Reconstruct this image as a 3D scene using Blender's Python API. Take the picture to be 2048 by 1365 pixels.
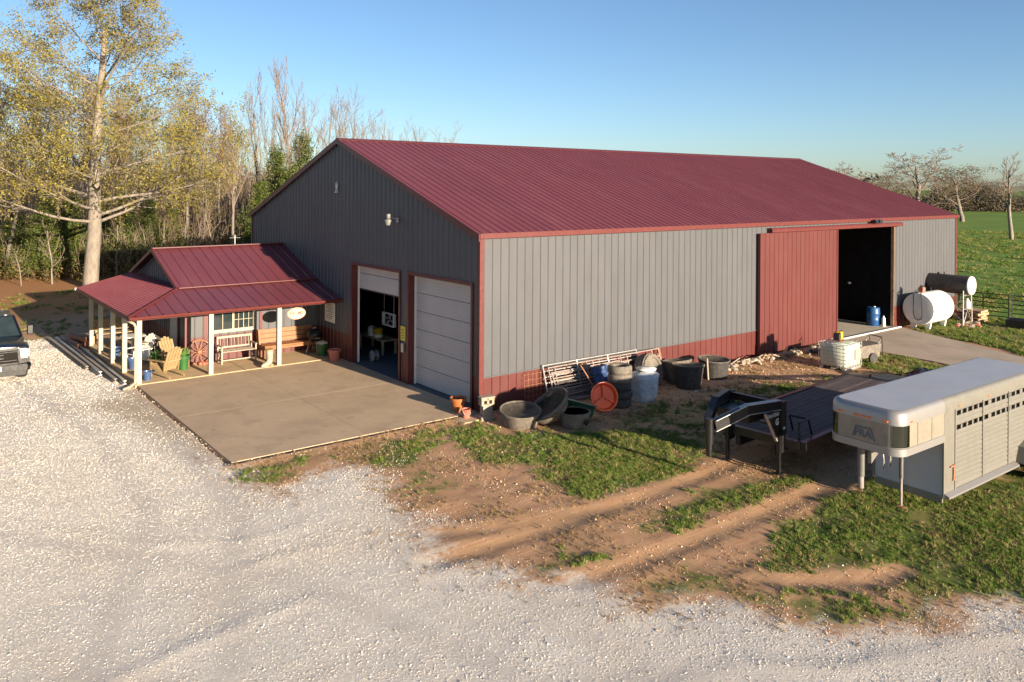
import bpy, math, random
import numpy as np
from mathutils import Vector, Matrix

for _o in list(bpy.data.objects):
    bpy.data.objects.remove(_o, do_unlink=True)
scene = bpy.context.scene
C = scene.collection

# ------------------------------------------------------------------ camera
CAM = Vector((-13.568, -18.939, 6.572))
YAW, ROLL = 0.91037, 0.00673
fw = Vector((math.cos(YAW), math.sin(YAW), 0.0))
rt0 = Vector((math.sin(YAW), -math.cos(YAW), 0.0))
up0 = Vector((0, 0, 1))
rt = rt0 * math.cos(ROLL) + up0 * math.sin(ROLL)
up = up0 * math.cos(ROLL) - rt0 * math.sin(ROLL)
cam_d = bpy.data.cameras.new("camera")
cam_d.sensor_width = 36.0
cam_d.lens = 1609.9 / 2048 * 36.0
cam_d.shift_y = -(682.5 - 370.1) / 2048
cam_d.clip_start = 0.1
cam_d.clip_end = 6000
cam = bpy.data.objects.new("camera", cam_d)
cam.matrix_world = Matrix(((rt.x, up.x, -fw.x, CAM.x), (rt.y, up.y, -fw.y, CAM.y), (rt.z, up.z, -fw.z, CAM.z), (0, 0, 0, 1)))
C.objects.link(cam)
scene.camera = cam

# ------------------------------------------------------------------ light: low warm sun from the right behind the camera
SUN = Vector((0.083, -1.0, 0.187)).normalized()
SUN_EL = math.asin(SUN.z)
world = bpy.data.worlds.new("World")
scene.world = world
world.use_nodes = True
wn = world.node_tree.nodes
wl = world.node_tree.links
wn.clear()
sky = wn.new("ShaderNodeTexSky")
sky.sky_type = 'NISHITA'
sky.sun_disc = False
sky.sun_elevation = SUN_EL
sky.sun_rotation = math.atan2(SUN.x, SUN.y)
sky.altitude = 0
sky.air_density = 0.75
sky.dust_density = 0.55
sky.ozone_density = 2.6
bg = wn.new("ShaderNodeBackground")
bg.inputs["Strength"].default_value = 0.067
wo = wn.new("ShaderNodeOutputWorld")
wl.new(sky.outputs[0], bg.inputs[0])
wl.new(bg.outputs[0], wo.inputs[0])

sun_d = bpy.data.lights.new("sun", 'SUN')
sun_d.energy = 5.0
sun_d.angle = math.radians(0.5)
sun_d.color = (1.0, 0.83, 0.63)
sun = bpy.data.objects.new("sun", sun_d)
sun.rotation_euler = (-SUN).to_track_quat('-Z', 'Y').to_euler()
sun.location = (10, -40, 20)
C.objects.link(sun)

scene.view_settings.view_transform = 'Standard'
scene.view_settings.look = 'None'
scene.view_settings.exposure = 1.5
scene.view_settings.gamma = 1.0
scene.view_settings.use_curve_mapping = False
scene.cycles.use_adaptive_sampling = True
scene.cycles.max_bounces = 6

# ------------------------------------------------------------------ helpers
rnd = random.Random(7)


class MB:
    """collects faces, becomes one mesh object"""

    def __init__(s):
        s.v, s.f, s.m = [], [], []
        s.mi = 0

    def add(s, vs, fs):
        b = len(s.v)
        s.v.extend([tuple(p) for p in vs])
        s.f.extend([tuple(i + b for i in f) for f in fs])
        s.m.extend([s.mi] * len(fs))
        return s

    def box(s, x0, y0, z0, x1, y1, z1):
        vs = [(x0, y0, z0), (x1, y0, z0), (x1, y1, z0), (x0, y1, z0), (x0, y0, z1), (x1, y0, z1), (x1, y1, z1), (x0, y1, z1)]
        return s.add(vs, [(3, 2, 1, 0), (4, 5, 6, 7), (0, 1, 5, 4), (1, 2, 6, 5), (2, 3, 7, 6), (3, 0, 4, 7)])

    def cbox(s, x0, y0, z0, x1, y1, z1, c=0.01):
        """box with chamfered edges"""
        X, Y, Z = (x0, x1), (y0, y1), (z0, z1)
        vs, idx = [], {}
        for i in (0, 1):
            for j in (0, 1):
                for k in (0, 1):
                    sx, sy, sz = (c if i == 0 else -c), (c if j == 0 else -c), (c if k == 0 else -c)
                    for a in range(3):
                        q = [X[i] + sx, Y[j] + sy, Z[k] + sz]
                        q[a] = (X[i], Y[j], Z[k])[a]
                        idx[(i, j, k, a)] = len(vs)
                        vs.append(q)
        fs = []
        I = idx
        for k in (0, 1):
            f = [I[(0, 0, k, 2)], I[(1, 0, k, 2)], I[(1, 1, k, 2)], I[(0, 1, k, 2)]]
            fs.append(f if k else f[::-1])
            f = [I[(0, k, 0, 1)], I[(1, k, 0, 1)], I[(1, k, 1, 1)], I[(0, k, 1, 1)]]
            fs.append(f[::-1] if k else f)
            f = [I[(k, 0, 0, 0)], I[(k, 1, 0, 0)], I[(k, 1, 1, 0)], I[(k, 0, 1, 0)]]
            fs.append(f if k else f[::-1])
        for i in (0, 1):
            for j in (0, 1):
                f = [I[(i, j, 0, 0)], I[(i, j, 0, 1)], I[(i, j, 1, 1)], I[(i, j, 1, 0)]]
                fs.append(f if (i + j) % 2 == 0 else f[::-1])
                f = [I[(i, 0, j, 2)], I[(i, 0, j, 0)], I[(i, 1, j, 0)], I[(i, 1, j, 2)]]
                fs.append(f if (i + j) % 2 == 0 else f[::-1])
                f = [I[(0, i, j, 1)], I[(0, i, j, 2)], I[(1, i, j, 2)], I[(1, i, j, 1)]]
                fs.append(f if (i + j) % 2 == 0 else f[::-1])
                for k in (0, 1):
                    f = [I[(i, j, k, 0)], I[(i, j, k, 1)], I[(i, j, k, 2)]]
                    fs.append(f)
        return s.add(vs, fs)

    def beam(s, p0, p1, w, h, upv=(0, 0, 1)):
        p0, p1 = Vector(p0), Vector(p1)
        d = (p1 - p0).normalized()
        u = Vector(upv)
        r = d.cross(u)
        if r.length < 1e-4:
            r = d.cross(Vector((1, 0, 0)))
        r.normalize()
        u = r.cross(d)
        r, u = r * w / 2, u * h / 2
        vs = [p0 - r - u, p0 + r - u, p0 + r + u, p0 - r + u, p1 - r - u, p1 + r - u, p1 + r + u, p1 - r + u]
        return s.add(vs, [(3, 2, 1, 0), (4, 5, 6, 7), (0, 1, 5, 4), (1, 2, 6, 5), (2, 3, 7, 6), (3, 0, 4, 7)])

    def tube(s, pts, r, n=8, cap=True):
        pts = [Vector(q) for q in pts]
        R = r if isinstance(r, (list, tuple)) else [r] * len(pts)
        vs, fs = [], []
        prev = None
        for i, q in enumerate(pts):
            a = pts[max(i - 1, 0)]
            b = pts[min(i + 1, len(pts) - 1)]
            d = (b - a).normalized()
            x = prev - d * prev.dot(d) if prev is not None else d.orthogonal()
            if x.length < 1e-5:
                x = d.orthogonal()
            x.normalize()
            prev = x
            y = d.cross(x)
            for k in range(n):
                t = 2 * math.pi * k / n
                vs.append(q + (x * math.cos(t) + y * math.sin(t)) * R[i])
        for i in range(len(pts) - 1):
            for k in range(n):
                k2 = (k + 1) % n
                fs.append((i * n + k, i * n + k2, (i + 1) * n + k2, (i + 1) * n + k))
        if cap:
            fs.append(tuple(range(n))[::-1])
            fs.append(tuple((len(pts) - 1) * n + k for k in range(n)))
        return s.add(vs, fs)

    def lathe(s, prof, c=(0, 0, 0), n=24, axis='z', sx=1.0, sy=1.0):
        vs, fs = [], []
        for (r, z) in prof:
            for k in range(n):
                t = 2 * math.pi * k / n
                a, b = r * math.cos(t) * sx, r * math.sin(t) * sy
                q = (a, b, z) if axis == 'z' else ((z, a, b) if axis == 'x' else (b, z, a))
                vs.append((q[0] + c[0], q[1] + c[1], q[2] + c[2]))
        for i in range(len(prof) - 1):
            for k in range(n):
                k2 = (k + 1) % n
                fs.append((i * n + k, i * n + k2, (i + 1) * n + k2, (i + 1) * n + k))
        if prof[0][0] > 1e-4:
            fs.append(tuple(range(n))[::-1])
        if prof[-1][0] > 1e-4:
            fs.append(tuple((len(prof) - 1) * n + k for k in range(n)))
        return s.add(vs, fs)

    def prism(s, poly, d0, d1, plane='xz'):
        """2D polygon extruded from d0 to d1 along the third axis"""
        n = len(poly)

        def P(a, b, d):
            return (a, d, b) if plane == 'xz' else ((d, a, b) if plane == 'yz' else (a, b, d))
        vs = [P(a, b, d0) for a, b in poly] + [P(a, b, d1) for a, b in poly]
        fs = [tuple(range(n)), tuple(range(2 * n - 1, n - 1, -1))]
        for i in range(n):
            j = (i + 1) % n
            fs.append((i, i + n, j + n, j))
        return s.add(vs, fs)

    def quad(s, a, b, c, d):
        return s.add([a, b, c, d], [(0, 1, 2, 3)])

    def mesh(s, name):
        me = bpy.data.meshes.new(name)
        me.from_pydata(s.v, [], s.f)
        return me

    def build(s, name, mats, parent=None, smooth=False, loc=None, rot=None, angle=None):
        me = s.mesh(name)
        if not isinstance(mats, (list, tuple)):
            mats = [mats]
        for m in mats:
            me.materials.append(m)
        if len(mats) > 1:
            me.polygons.foreach_set("material_index", s.m)
        fixn(me)
        if smooth:
            if angle:
                me.polygons.foreach_set("use_smooth", [True] * len(me.polygons))
                me.set_sharp_from_angle(angle=math.radians(angle))
            else:
                me.polygons.foreach_set("use_smooth", [True] * len(me.polygons))
        me.update()
        o = bpy.data.objects.new(name, me)
        C.objects.link(o)
        if parent:
            o.parent = parent
        if loc:
            o.location = loc
        if rot:
            o.rotation_euler = rot
        return o


import bmesh


def fixn(me):
    if len(me.polygons) > 60000:
        return
    bm = bmesh.new()
    bm.from_mesh(me)
    bmesh.ops.recalc_face_normals(bm, faces=bm.faces)
    bm.to_mesh(me)
    bm.free()


def tag(o, label=None, cat=None, group=None, kind=None):
    if label:
        o["label"] = label
    if cat:
        o["category"] = cat
    if group:
        o["group"] = group
    if kind:
        o["kind"] = kind
    return o


def thing(name, label, cat, loc=(0, 0, 0), rz=0.0, group=None):
    o = bpy.data.objects.new(name, None)
    o.empty_display_size = 0.3
    C.objects.link(o)
    o.location = loc
    o.rotation_euler = (0, 0, rz)
    return tag(o, label, cat, group)


def copy_tree(o, parent=None):
    c = o.copy()
    C.objects.link(c)
    c.parent = parent
    for ch in o.children:
        copy_tree(ch, c)
    return c


def text_mesh(txt, size, extrude=0.004, bold=0.0):
    cu = bpy.data.curves.new("lettering", 'FONT')
    cu.body = txt
    cu.size = size
    cu.extrude = extrude
    cu.offset = bold
    cu.align_x = 'CENTER'
    cu.align_y = 'CENTER'
    ob = bpy.data.objects.new("lettering", cu)
    C.objects.link(ob)
    dg = bpy.context.evaluated_depsgraph_get()
    me = bpy.data.meshes.new_from_object(ob.evaluated_get(dg))
    bpy.data.objects.remove(ob, do_unlink=True)
    bpy.data.curves.remove(cu)
    return me


def text_obj(name, txt, size, mat, parent, loc, rot, extrude=0.004, bold=0.0):
    me = text_mesh(txt, size, extrude, bold)
    me.materials.clear()
    me.materials.append(mat)
    o = bpy.data.objects.new(name, me)
    C.objects.link(o)
    o.parent = parent
    o.location = loc
    o.rotation_euler = rot
    return o


# ------------------------------------------------------------------ materials
def new_mat(name):
    m = bpy.data.materials.new(name)
    m.use_nodes = True
    nt = m.node_tree
    nt.nodes.clear()
    out = nt.nodes.new("ShaderNodeOutputMaterial")
    b = nt.nodes.new("ShaderNodeBsdfPrincipled")
    nt.links.new(b.outputs[0], out.inputs[0])
    return m, nt, b


def N(nt, typ, **kw):
    n = nt.nodes.new(typ)
    for k, v in kw.items():
        if k.startswith("i_"):
            n.inputs[int(k[2:])].default_value = v
        else:
            setattr(n, k, v)
    return n


def noise(nt, vec, scale, detail=4, rough=0.55):
    n = nt.nodes.new("ShaderNodeTexNoise")
    n.inputs["Scale"].default_value = scale
    n.inputs["Detail"].default_value = detail
    n.inputs["Roughness"].default_value = rough
    if vec is not None:
        nt.links.new(vec, n.inputs["Vector"])
    return n.outputs["Fac"]


def ramp(nt, fac, stops):
    r = nt.nodes.new("ShaderNodeValToRGB")
    e = r.color_ramp.elements
    while len(e) < len(stops):
        e.new(0.5)
    for i, (p_, c_) in enumerate(stops):
        e[i].position = p_
        e[i].color = (*c_, 1) if len(c_) == 3 else c_
    nt.links.new(fac, r.inputs[0])
    return r.outputs[0]


def mix(nt, fac, a, b, mode='MIX'):
    n = nt.nodes.new("ShaderNodeMix")
    n.data_type = 'RGBA'
    n.blend_type = mode
    for sock, val in ((n.inputs[0], fac), (n.inputs[6], a), (n.inputs[7], b)):
        if hasattr(val, "is_output"):
            nt.links.new(val, sock)
        elif isinstance(val, (int, float)):
            sock.default_value = val
        else:
            sock.default_value = (*val, 1)
    return n.outputs[2]


def math_n(nt, op, a, b=None, clamp=False):
    n = nt.nodes.new("ShaderNodeMath")
    n.operation = op
    n.use_clamp = clamp
    for i, val in enumerate((a, b)):
        if val is None:
            continue
        if hasattr(val, "is_output"):
            nt.links.new(val, n.inputs[i])
        else:
            n.inputs[i].default_value = val
    return n.outputs[0]


def smooth(nt, x, lo, hi):
    n = nt.nodes.new("ShaderNodeMapRange")
    n.interpolation_type = 'SMOOTHSTEP'
    nt.links.new(x, n.inputs[0])
    n.inputs[1].default_value = lo
    n.inputs[2].default_value = hi
    return n.outputs[0]


def bump(nt, b, h, strength, dist=0.02):
    n = nt.nodes.new("ShaderNodeBump")
    n.inputs["Strength"].default_value = strength
    n.inputs["Distance"].default_value = dist
    nt.links.new(h, n.inputs["Height"])
    nt.links.new(n.outputs[0], b.inputs["Normal"])


def objco(nt, sc=(1, 1, 1)):
    tc = nt.nodes.new("ShaderNodeTexCoord")
    if sc == (1, 1, 1):
        return tc.outputs["Object"]
    mp = nt.nodes.new("ShaderNodeMapping")
    mp.inputs["Scale"].default_value = sc
    nt.links.new(tc.outputs["Object"], mp.inputs[0])
    return mp.outputs[0]


def pmat(name, col, rough=0.6, metal=0.0, var=0.18, scale=2.5, bmp=0.0, bscale=60.0, stretch=(1, 1, 1), dirt=None, dirt_amt=0.4, spec=0.5, coat=0.0, rvar=0.12):
    """painted / plastic / wood surface: tone variation, optional grime in patches, fine relief"""
    m, nt, b = new_mat(name)
    co = objco(nt, stretch)
    f = noise(nt, co, scale, 5, 0.6)
    lo = tuple(c * (1 - var) for c in col)
    hi = tuple(min(1, c * (1 + var)) for c in col)
    c1 = ramp(nt, f, [(0.3, lo), (0.7, hi)])
    if dirt:
        f2 = noise(nt, co, scale * 2.7, 6, 0.65)
        c1 = mix(nt, math_n(nt, 'MULTIPLY', smooth(nt, f2, 0.45, 0.75), dirt_amt), c1, dirt)
    nt.links.new(c1, b.inputs["Base Color"])
    fr = noise(nt, co, scale * 4, 3)
    r = N(nt, "ShaderNodeMapRange")
    nt.links.new(fr, r.inputs[0])
    r.inputs[3].default_value = max(0.02, rough - rvar)
    r.inputs[4].default_value = min(1, rough + rvar)
    nt.links.new(r.outputs[0], b.inputs["Roughness"])
    b.inputs["Metallic"].default_value = metal
    b.inputs["Specular IOR Level"].default_value = spec
    b.inputs["Coat Weight"].default_value = coat
    if bmp:
        bump(nt, b, noise(nt, co, bscale, 4, 0.6), bmp, 0.01)
    return m


def glass_mat(name, col, rough=0.05):
    m, nt, b = new_mat(name)
    co = objco(nt)
    nt.links.new(ramp(nt, noise(nt, co, 3), [(0.3, tuple(c * .8 for c in col)), (0.7, tuple(c * 1.2 for c in col))]), b.inputs["Base Color"])
    b.inputs["Roughness"].default_value = rough
    b.inputs["Specular IOR Level"].default_value = 0.8
    b.inputs["Coat Weight"].default_value = 0.5
    b.inputs["Coat Roughness"].default_value = 0.03
    return m


M = {}
M['siding'] = pmat('grey_siding', (0.086, 0.088, 0.095), 0.45, spec=0.3, var=0.05, scale=0.7, stretch=(1, 1, 0.25), dirt=(0.071, 0.067, 0.064), dirt_amt=0.45, bmp=0.08, bscale=1.3)
M['red'] = pmat('red_siding', (0.093, 0.0215, 0.019), 0.45, var=0.08, scale=0.8, stretch=(1, 1, 0.3), dirt=(0.09, 0.038, 0.028), dirt_amt=0.3)
M['redtrim'] = pmat('red_trim', (0.105, 0.0215, 0.0185), 0.42, var=0.06)
M['roof'] = pmat('maroon_roof', (0.128, 0.032, 0.04), 0.42, bmp=0.12, bscale=1.1, var=0.09, scale=0.5, stretch=(1, 0.3, 0.3), dirt=(0.16, 0.055, 0.06), dirt_amt=0.5)
M['white'] = pmat('white_paint', (0.72, 0.69, 0.62), 0.5, var=0.06)
M['post'] = pmat('cream_post', (0.38, 0.325, 0.235), 0.55, var=0.06, scale=4)
M['gdoor'] = pmat('garage_door_paint', (0.45, 0.42, 0.4), 0.5, var=0.05, scale=1.5, bmp=0.05, bscale=90)
M['dark'] = pmat('interior_shade_black', (0.012, 0.011, 0.011), 0.95, var=0.3, spec=0.05)  # near-black colour carries the shade inside the barn
M['black'] = pmat('black_steel', (0.012, 0.012, 0.013), 0.35, var=0.3, scale=6, dirt=(0.03, 0.024, 0.02), dirt_amt=0.3)
M['rubber'] = pmat('black_rubber', (0.028, 0.027, 0.027), 0.75, var=0.3, scale=5, dirt=(0.13, 0.1, 0.075), dirt_amt=0.55, bmp=0.15)
M['rubber2'] = pmat('worn_rubber', (0.12, 0.104, 0.085), 0.8, var=0.3, scale=4, dirt=(0.3, 0.235, 0.17), dirt_amt=0.6, bmp=0.15)
M['steel'] = pmat('galvanised_steel', (0.5, 0.49, 0.47), 0.45, 0.7, var=0.15, scale=6, dirt=(0.3, 0.2, 0.13), dirt_amt=0.4)
M['rust'] = pmat('rusty_steel', (0.28, 0.12, 0.06), 0.8, 0.2, var=0.35, scale=9, dirt=(0.42, 0.3, 0.22), dirt_amt=0.6)
M['oldwhite'] = pmat('weathered_white_pipe', (0.24, 0.21, 0.19), 0.6, var=0.25, scale=7, dirt=(0.28, 0.13, 0.07), dirt_amt=0.75)
M['chrome'] = pmat('chrome', (0.2, 0.2, 0.2), 0.2, 1.0, var=0.05, rvar=0.05)
M['alu'] = pmat('mill_aluminium', (0.182, 0.174, 0.15), 0.42, 0.2, var=0.06, scale=1.5, dirt=(0.13, 0.108, 0.078), dirt_amt=0.3)
M['wood'] = pmat('orange_wood', (0.23, 0.095, 0.03), 0.6, var=0.25, scale=3, stretch=(1, 6, 6), bmp=0.1)
M['palewood'] = pmat('pale_wood', (0.28, 0.195, 0.095), 0.65, var=0.18, scale=4, stretch=(1, 5, 5), bmp=0.1)
M['pallet'] = pmat('pallet_wood', (0.4, 0.25, 0.14), 0.8, var=0.3, scale=5, bmp=0.15)
M['greywood'] = pmat('weathered_white_wood', (0.31, 0.265, 0.21), 0.7, var=0.15, scale=5, dirt=(0.4, 0.3, 0.2), dirt_amt=0.4)
M['terracotta'] = pmat('terracotta', (0.33, 0.105, 0.03), 0.6, var=0.1, scale=5)
M['terradull'] = pmat('dull_terracotta', (0.42, 0.13, 0.085), 0.7, var=0.12, scale=5)
M['soil'] = pmat('potting_soil', (0.05, 0.033, 0.022), 0.95, var=0.4, scale=30, bmp=0.4)
M['orange'] = pmat('orange_plastic', (0.85, 0.105, 0.02), 0.42, var=0.08, scale=3)
M['greenplast'] = pmat('green_plastic', (0.022, 0.1, 0.022), 0.45, var=0.15)
M['tealsheet'] = pmat('teal_sheet', (0.025, 0.13, 0.09), 0.45, var=0.15, dirt=(0.1, 0.14, 0.1))
M['blueplast'] = pmat('blue_plastic', (0.012, 0.07, 0.2), 0.4, var=0.12)
M['bluepot'] = pmat('blue_glazed_pot', (0.045, 0.08, 0.17), 0.35, var=0.15)
M['yellow'] = pmat('yellow_plastic', (0.55, 0.32, 0.02), 0.4, var=0.08)
M['amber'] = pmat('amber_lens', (0.75, 0.16, 0.02), 0.25, var=0.05)
M['block'] = pmat('concrete_block', (0.28, 0.24, 0.175), 0.9, var=0.12, scale=8, bmp=0.35, bscale=120)
M['tank'] = pmat('tank_white', (0.75, 0.74, 0.7), 0.4, var=0.04, dirt=(0.6, 0.55, 0.46), dirt_amt=0.3)
M['tankblack'] = pmat('tank_black', (0.05, 0.042, 0.038), 0.55, var=0.35, scale=2, dirt=(0.14, 0.1, 0.08), dirt_amt=0.6)
M['glass'] = glass_mat('dark_glass', (0.02, 0.03, 0.032))
M['sign'] = pmat('sign_cream', (0.42, 0.36, 0.26), 0.6, var=0.06)
M['ink'] = pmat('brown_ink', (0.2, 0.11, 0.06), 0.7, var=0.1)
M['inkgrey'] = pmat('grey_ink', (0.1, 0.11, 0.12), 0.6, var=0.1)
M['paper'] = pmat('notice_paper', (0.66, 0.66, 0.63), 0.7, var=0.05)


def concrete(name, col, joints=None):
    m, nt, b = new_mat(name)
    co = objco(nt)
    f = noise(nt, co, 0.55, 6, 0.62)
    c = ramp(nt, f, [(0.3, tuple(q * 0.74 for q in col)), (0.5, col), (0.72, tuple(min(1, q * 1.14) for q in col))])
    stain = smooth(nt, noise(nt, co, 0.75, 4, 0.6), 0.52, 0.64)
    c = mix(nt, math_n(nt, 'MULTIPLY', stain, 0.5), c, tuple(q * 0.66 for q in col))
    spot = smooth(nt, noise(nt, co, 2.6, 5, 0.65), 0.6, 0.7)
    c = mix(nt, math_n(nt, 'MULTIPLY', spot, 0.55), c, tuple(q * 0.45 for q in col))
    pale = smooth(nt, noise(nt, co, 1.7, 5, 0.7), 0.55, 0.72)
    c = mix(nt, math_n(nt, 'MULTIPLY', pale, 0.4), c, tuple(min(1, q * 1.3) for q in col))
    f3 = noise(nt, objco(nt, (3.5, .8, 1)), 1.3, 5, 0.65)
    c = mix(nt, math_n(nt, 'MULTIPLY', smooth(nt, f3, 0.5, 0.75), 0.4), c, (col[0] * 0.86, col[1] * 0.74, col[2] * 0.62))
    fine = noise(nt, co, 70, 3, 0.7)
    c = mix(nt, 0.25, c, ramp(nt, fine, [(0.3, tuple(q * .6 for q in col)), (0.7, tuple(min(1, q * 1.3) for q in col))]))
    nt.links.new(c, b.inputs["Base Color"])
    b.inputs["Roughness"].default_value = 0.85
    bump(nt, b, fine, 0.12, 0.01)
    return m


M['concrete'] = concrete('concrete', (0.46, 0.335, 0.215))
M['porchfloor'] = concrete('porch_concrete', (0.52, 0.37, 0.21))
M['drive'] = concrete('driveway_concrete', (0.4, 0.32, 0.24))
M['floorin'] = concrete('workshop_floor', (0.075, 0.095, 0.115))  # interior shade is put into this dark bluish floor colour
M['bayfloor'] = concrete('bay_floor', (0.42, 0.36, 0.28))

# ------------------------------------------------------------------ ground
def vnoise(x, y, seed):
    xi, yi = np.floor(x).astype(np.int64), np.floor(y).astype(np.int64)
    xf, yf = x - xi, y - yi

    def h(a, b):
        n = (a * 374761393 + b * 668265263 + seed * 974634777) & 0x7fffffff
        n = ((n ^ (n >> 13)) * 1274126177) & 0x7fffffff
        return ((n ^ (n >> 16)) & 0xffff) / 65535.0
    u, v = xf * xf * (3 - 2 * xf), yf * yf * (3 - 2 * yf)
    return (h(xi, yi) * (1 - u) + h(xi + 1, yi) * u) * (1 - v) + (h(xi, yi + 1) * (1 - u) + h(xi + 1, yi + 1) * u) * v


def fbm(x, y, f, seed, octs=4):
    t, a, s = 0, 0.5, 0
    for o in range(octs):
        t = t + a * vnoise(x * f, y * f, seed + o)
        s += a
        a *= 0.5
        f *= 2.03
    return t / s


def seg_dist(px, py, L, closed=False):
    d = np.full(px.shape, 1e9)
    n = len(L)
    for i in range(n if closed else n - 1):
        ax, ay = L[i]
        bx, by = L[(i + 1) % n]
        vx, vy = bx - ax, by - ay
        t = np.clip(((px - ax) * vx + (py - ay) * vy) / (vx * vx + vy * vy + 1e-9), 0, 1)
        d = np.minimum(d, np.hypot(px - ax - t * vx, py - ay - t * vy))
    return d


def inside(px, py, L):
    r = np.zeros(px.shape, bool)
    n = len(L)
    for i in range(n):
        ax, ay = L[i]
        bx, by = L[(i + 1) % n]
        c = ((ay > py) != (by > py)) & (px < (bx - ax) * (py - ay) / (by - ay + 1e-12) + ax)
        r ^= c
    return r


def poly(px, py, L, soft):
    d = seg_dist(px, py, L, True)
    return np.clip(0.5 + np.where(inside(px, py, L), d, -d) / soft, 0, 1)


GRAVEL = [(-5.0, -1.8), (-5.0, -3.2), (-5.2, -4.4), (-5.2, -5.5), (-5.7, -6.6), (-5.9, -7.4), (-5.2, -8.0), (-5.2, -8.4), (-4.5, -9.1), (-4.3, -9.7), (-4.4, -10.1), (-3.2, -11.0), (-2.6, -12.0), (-2.2, -12.5), (-1.2, -13.1), (-0.4, -13.3), (0.6, -13.5), (1.2, -13.7), (7, -16), (30, -24), (30, -60), (-60, -60), (-60, 21), (-9.9, 19.2), (-8.9, 19.5), (-7.7, 19.5), (-7.2, 9.2), (-7.1, 0.1), (-7.3, -1.0), (-6.9, -2.4), (-6.0, -1.9)]
GREEN = [
    ([(-1.5, -0.9), (-0.7, -1.0), (-0.2, -2.1), (1.6, -2.9), (2.9, -4.0), (3.1, -5.5), (2.8, -6.4), (0.2, -6.7), (-1.2, -6.6), (-1.8, -6.5), (-1.8, -5.3), (-1.0, -4.7), (-1.5, -3.8), (-2.2, -3.2), (-2.1, -1.8)], 1.0),
    ([(-4.4, -1.1), (-3.0, -0.6), (-2.3, -1.5), (-3.3, -2.6), (-4.1, -2.4), (-4.7, -2.2)], 0.85),
    ([(-7.2, -0.3), (-1.4, -0.25), (-1.4, -0.9), (-4.0, -1.0), (-7.1, -1.3)], 0.55),
    ([(-4.6, -2.6), (-3.4, -2.9), (-3.2, -4.2), (-4.2, -4.6), (-5.0, -3.6)], 0.5),
    ([(-1.8, -8.1), (-0.6, -7.7), (2.1, -7.5), (2.8, -8.0), (3.2, -8.8), (0.1, -8.9), (-1.2, -8.7), (-2.0, -8.5)], 0.7),
    ([(-1.6, -10.5), (0.7, -9.9), (4.0, -9.6), (5.2, -9.6), (4.7, -11.0), (9, -11.4), (16, -13), (16, -18), (4, -14.6), (1.2, -13.6), (0.5, -13.3), (-0.4, -13.0), (-0.3, -12.4), (-0.6, -11.7), (-1.6, -11.0)], 0.95),
    ([(-5.0, -7.7), (-3.8, -7.8), (-3.0, -8.5), (-3.1, -8.9), (-4.3, -8.9), (-5.1, -8.3)], 0.62),
    ([(-4.2, -9.3), (-2.6, -9.9), (-1.9, -11.0), (-1.2, -11.9), (0.6, -13.0), (0.4, -13.5), (-2.0, -12.6), (-2.9, -11.4), (-4.2, -10.2)], 0.6),
    ([(1.5, -2.2), (5.0, -2.7), (9, -2.6), (12, -3.4), (12, -4.8), (3, -5.8)], 0.5),
    ([(14.8, -1.6), (17.9, -1.1), (17.9, -4.4), (17.2, -8), (14, -11), (12.8, -9), (12.8, -5.4), (14.8, -4.4)], 0.75),
    ([(24.4, -0.7), (21.6, -6.7), (18.5, -14), (24, -30), (70, -30), (70, 6), (31, 6), (31, -0.2)], 0.85),
    ([(-30, 20), (-9.9, 20), (-7.6, 20.2), (-5.5, 18.5), (0, 18.6), (0, 31), (-30, 34)], 0.16),
]
TRACKS = [[(-6.0, -7.0), (-4.5, -7.1), (-1.4, -7.2), (0.8, -7.1), (2.9, -7.0), (9, -6.4)], [(-4.4, -9.0), (-3.2, -9.15), (-0.2, -9.2), (1.9, -9.2), (4.0, -9.1), (10, -8.6)], [(-5.2, -6.1), (-3.9, -6.7), (-2.1, -6.95)], [(-1.9, -10.9), (-0.6, -11.9), (0.3, -12.1)]]
RIDGES = [[(-11.4, -0.9), (-10.86, -2.03), (-9.71, -3.44), (-8.4, -4.18), (-7.2, -4.3)], [(-12.3, -7.8), (-11.2, -7.3), (-10.2, -7.1), (-9.3, -7.0), (-8.2, -6.9)], [(-8.8, -5.2), (-8.0, -5.2), (-7.0, -5.4)], [(-5.5, -11.9), (-4.2, -12.1), (-3.2, -13.0), (0, -14.2)]]
CONCRETE_R = [(-7.15, 0.0, 0.0, 9.1), (-7.2, 9.0, 0.0, 18.2), (0, 0, 30.48, 18.42)]


def masks(x0_, y0_):
    x, y = x0_, y0_
    xw = x + (fbm(x, y, 0.9, 91, 3) - 0.5) * 1.3
    yw = y + (fbm(x, y, 0.9, 92, 3) - 0.5) * 1.3
    gr = poly(xw, yw, GRAVEL, 2.0)
    keep = np.clip((-0.15 - y) / 0.3, 0, 1)
    near_conc = (x > -7.6) & (x < 0.2) & (y > -0.4)
    gr = np.where(near_conc, poly(x, y, GRAVEL, 2.0), gr)
    gn = np.zeros_like(x)
    for L, w in GREEN:
        gn = np.maximum(gn, w * poly(xw, yw, L, 0.9))
    tr = np.zeros_like(x)
    for L in TRACKS:
        tr = np.maximum(tr, np.clip(1.25 - seg_dist(x, y, L) / 0.34, 0, 1))
    pas = np.clip((x - 30.8) / 1.5, 0, 1) * np.clip((60 - y) / 12 + 1, 0, 1)
    pas = np.maximum(pas, np.clip((x - 36 + y * 0.0) / 4, 0, 1))
    lit = np.clip((y - 21.5 - 0.12 * (x + 8)) / 8, 0, 1) * np.clip((34 - x) / 6, 0, 1)
    brown = poly(x, y, [(-9.0, 7.5), (-7.1, 9.0), (-7.1, 0.0), (-7.9, 2.0)], 1.6)
    gn = gn * (1 - tr)
    gn = np.maximum(gn, pas)
    return gr, gn, lit, tr, pas, brown


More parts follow.
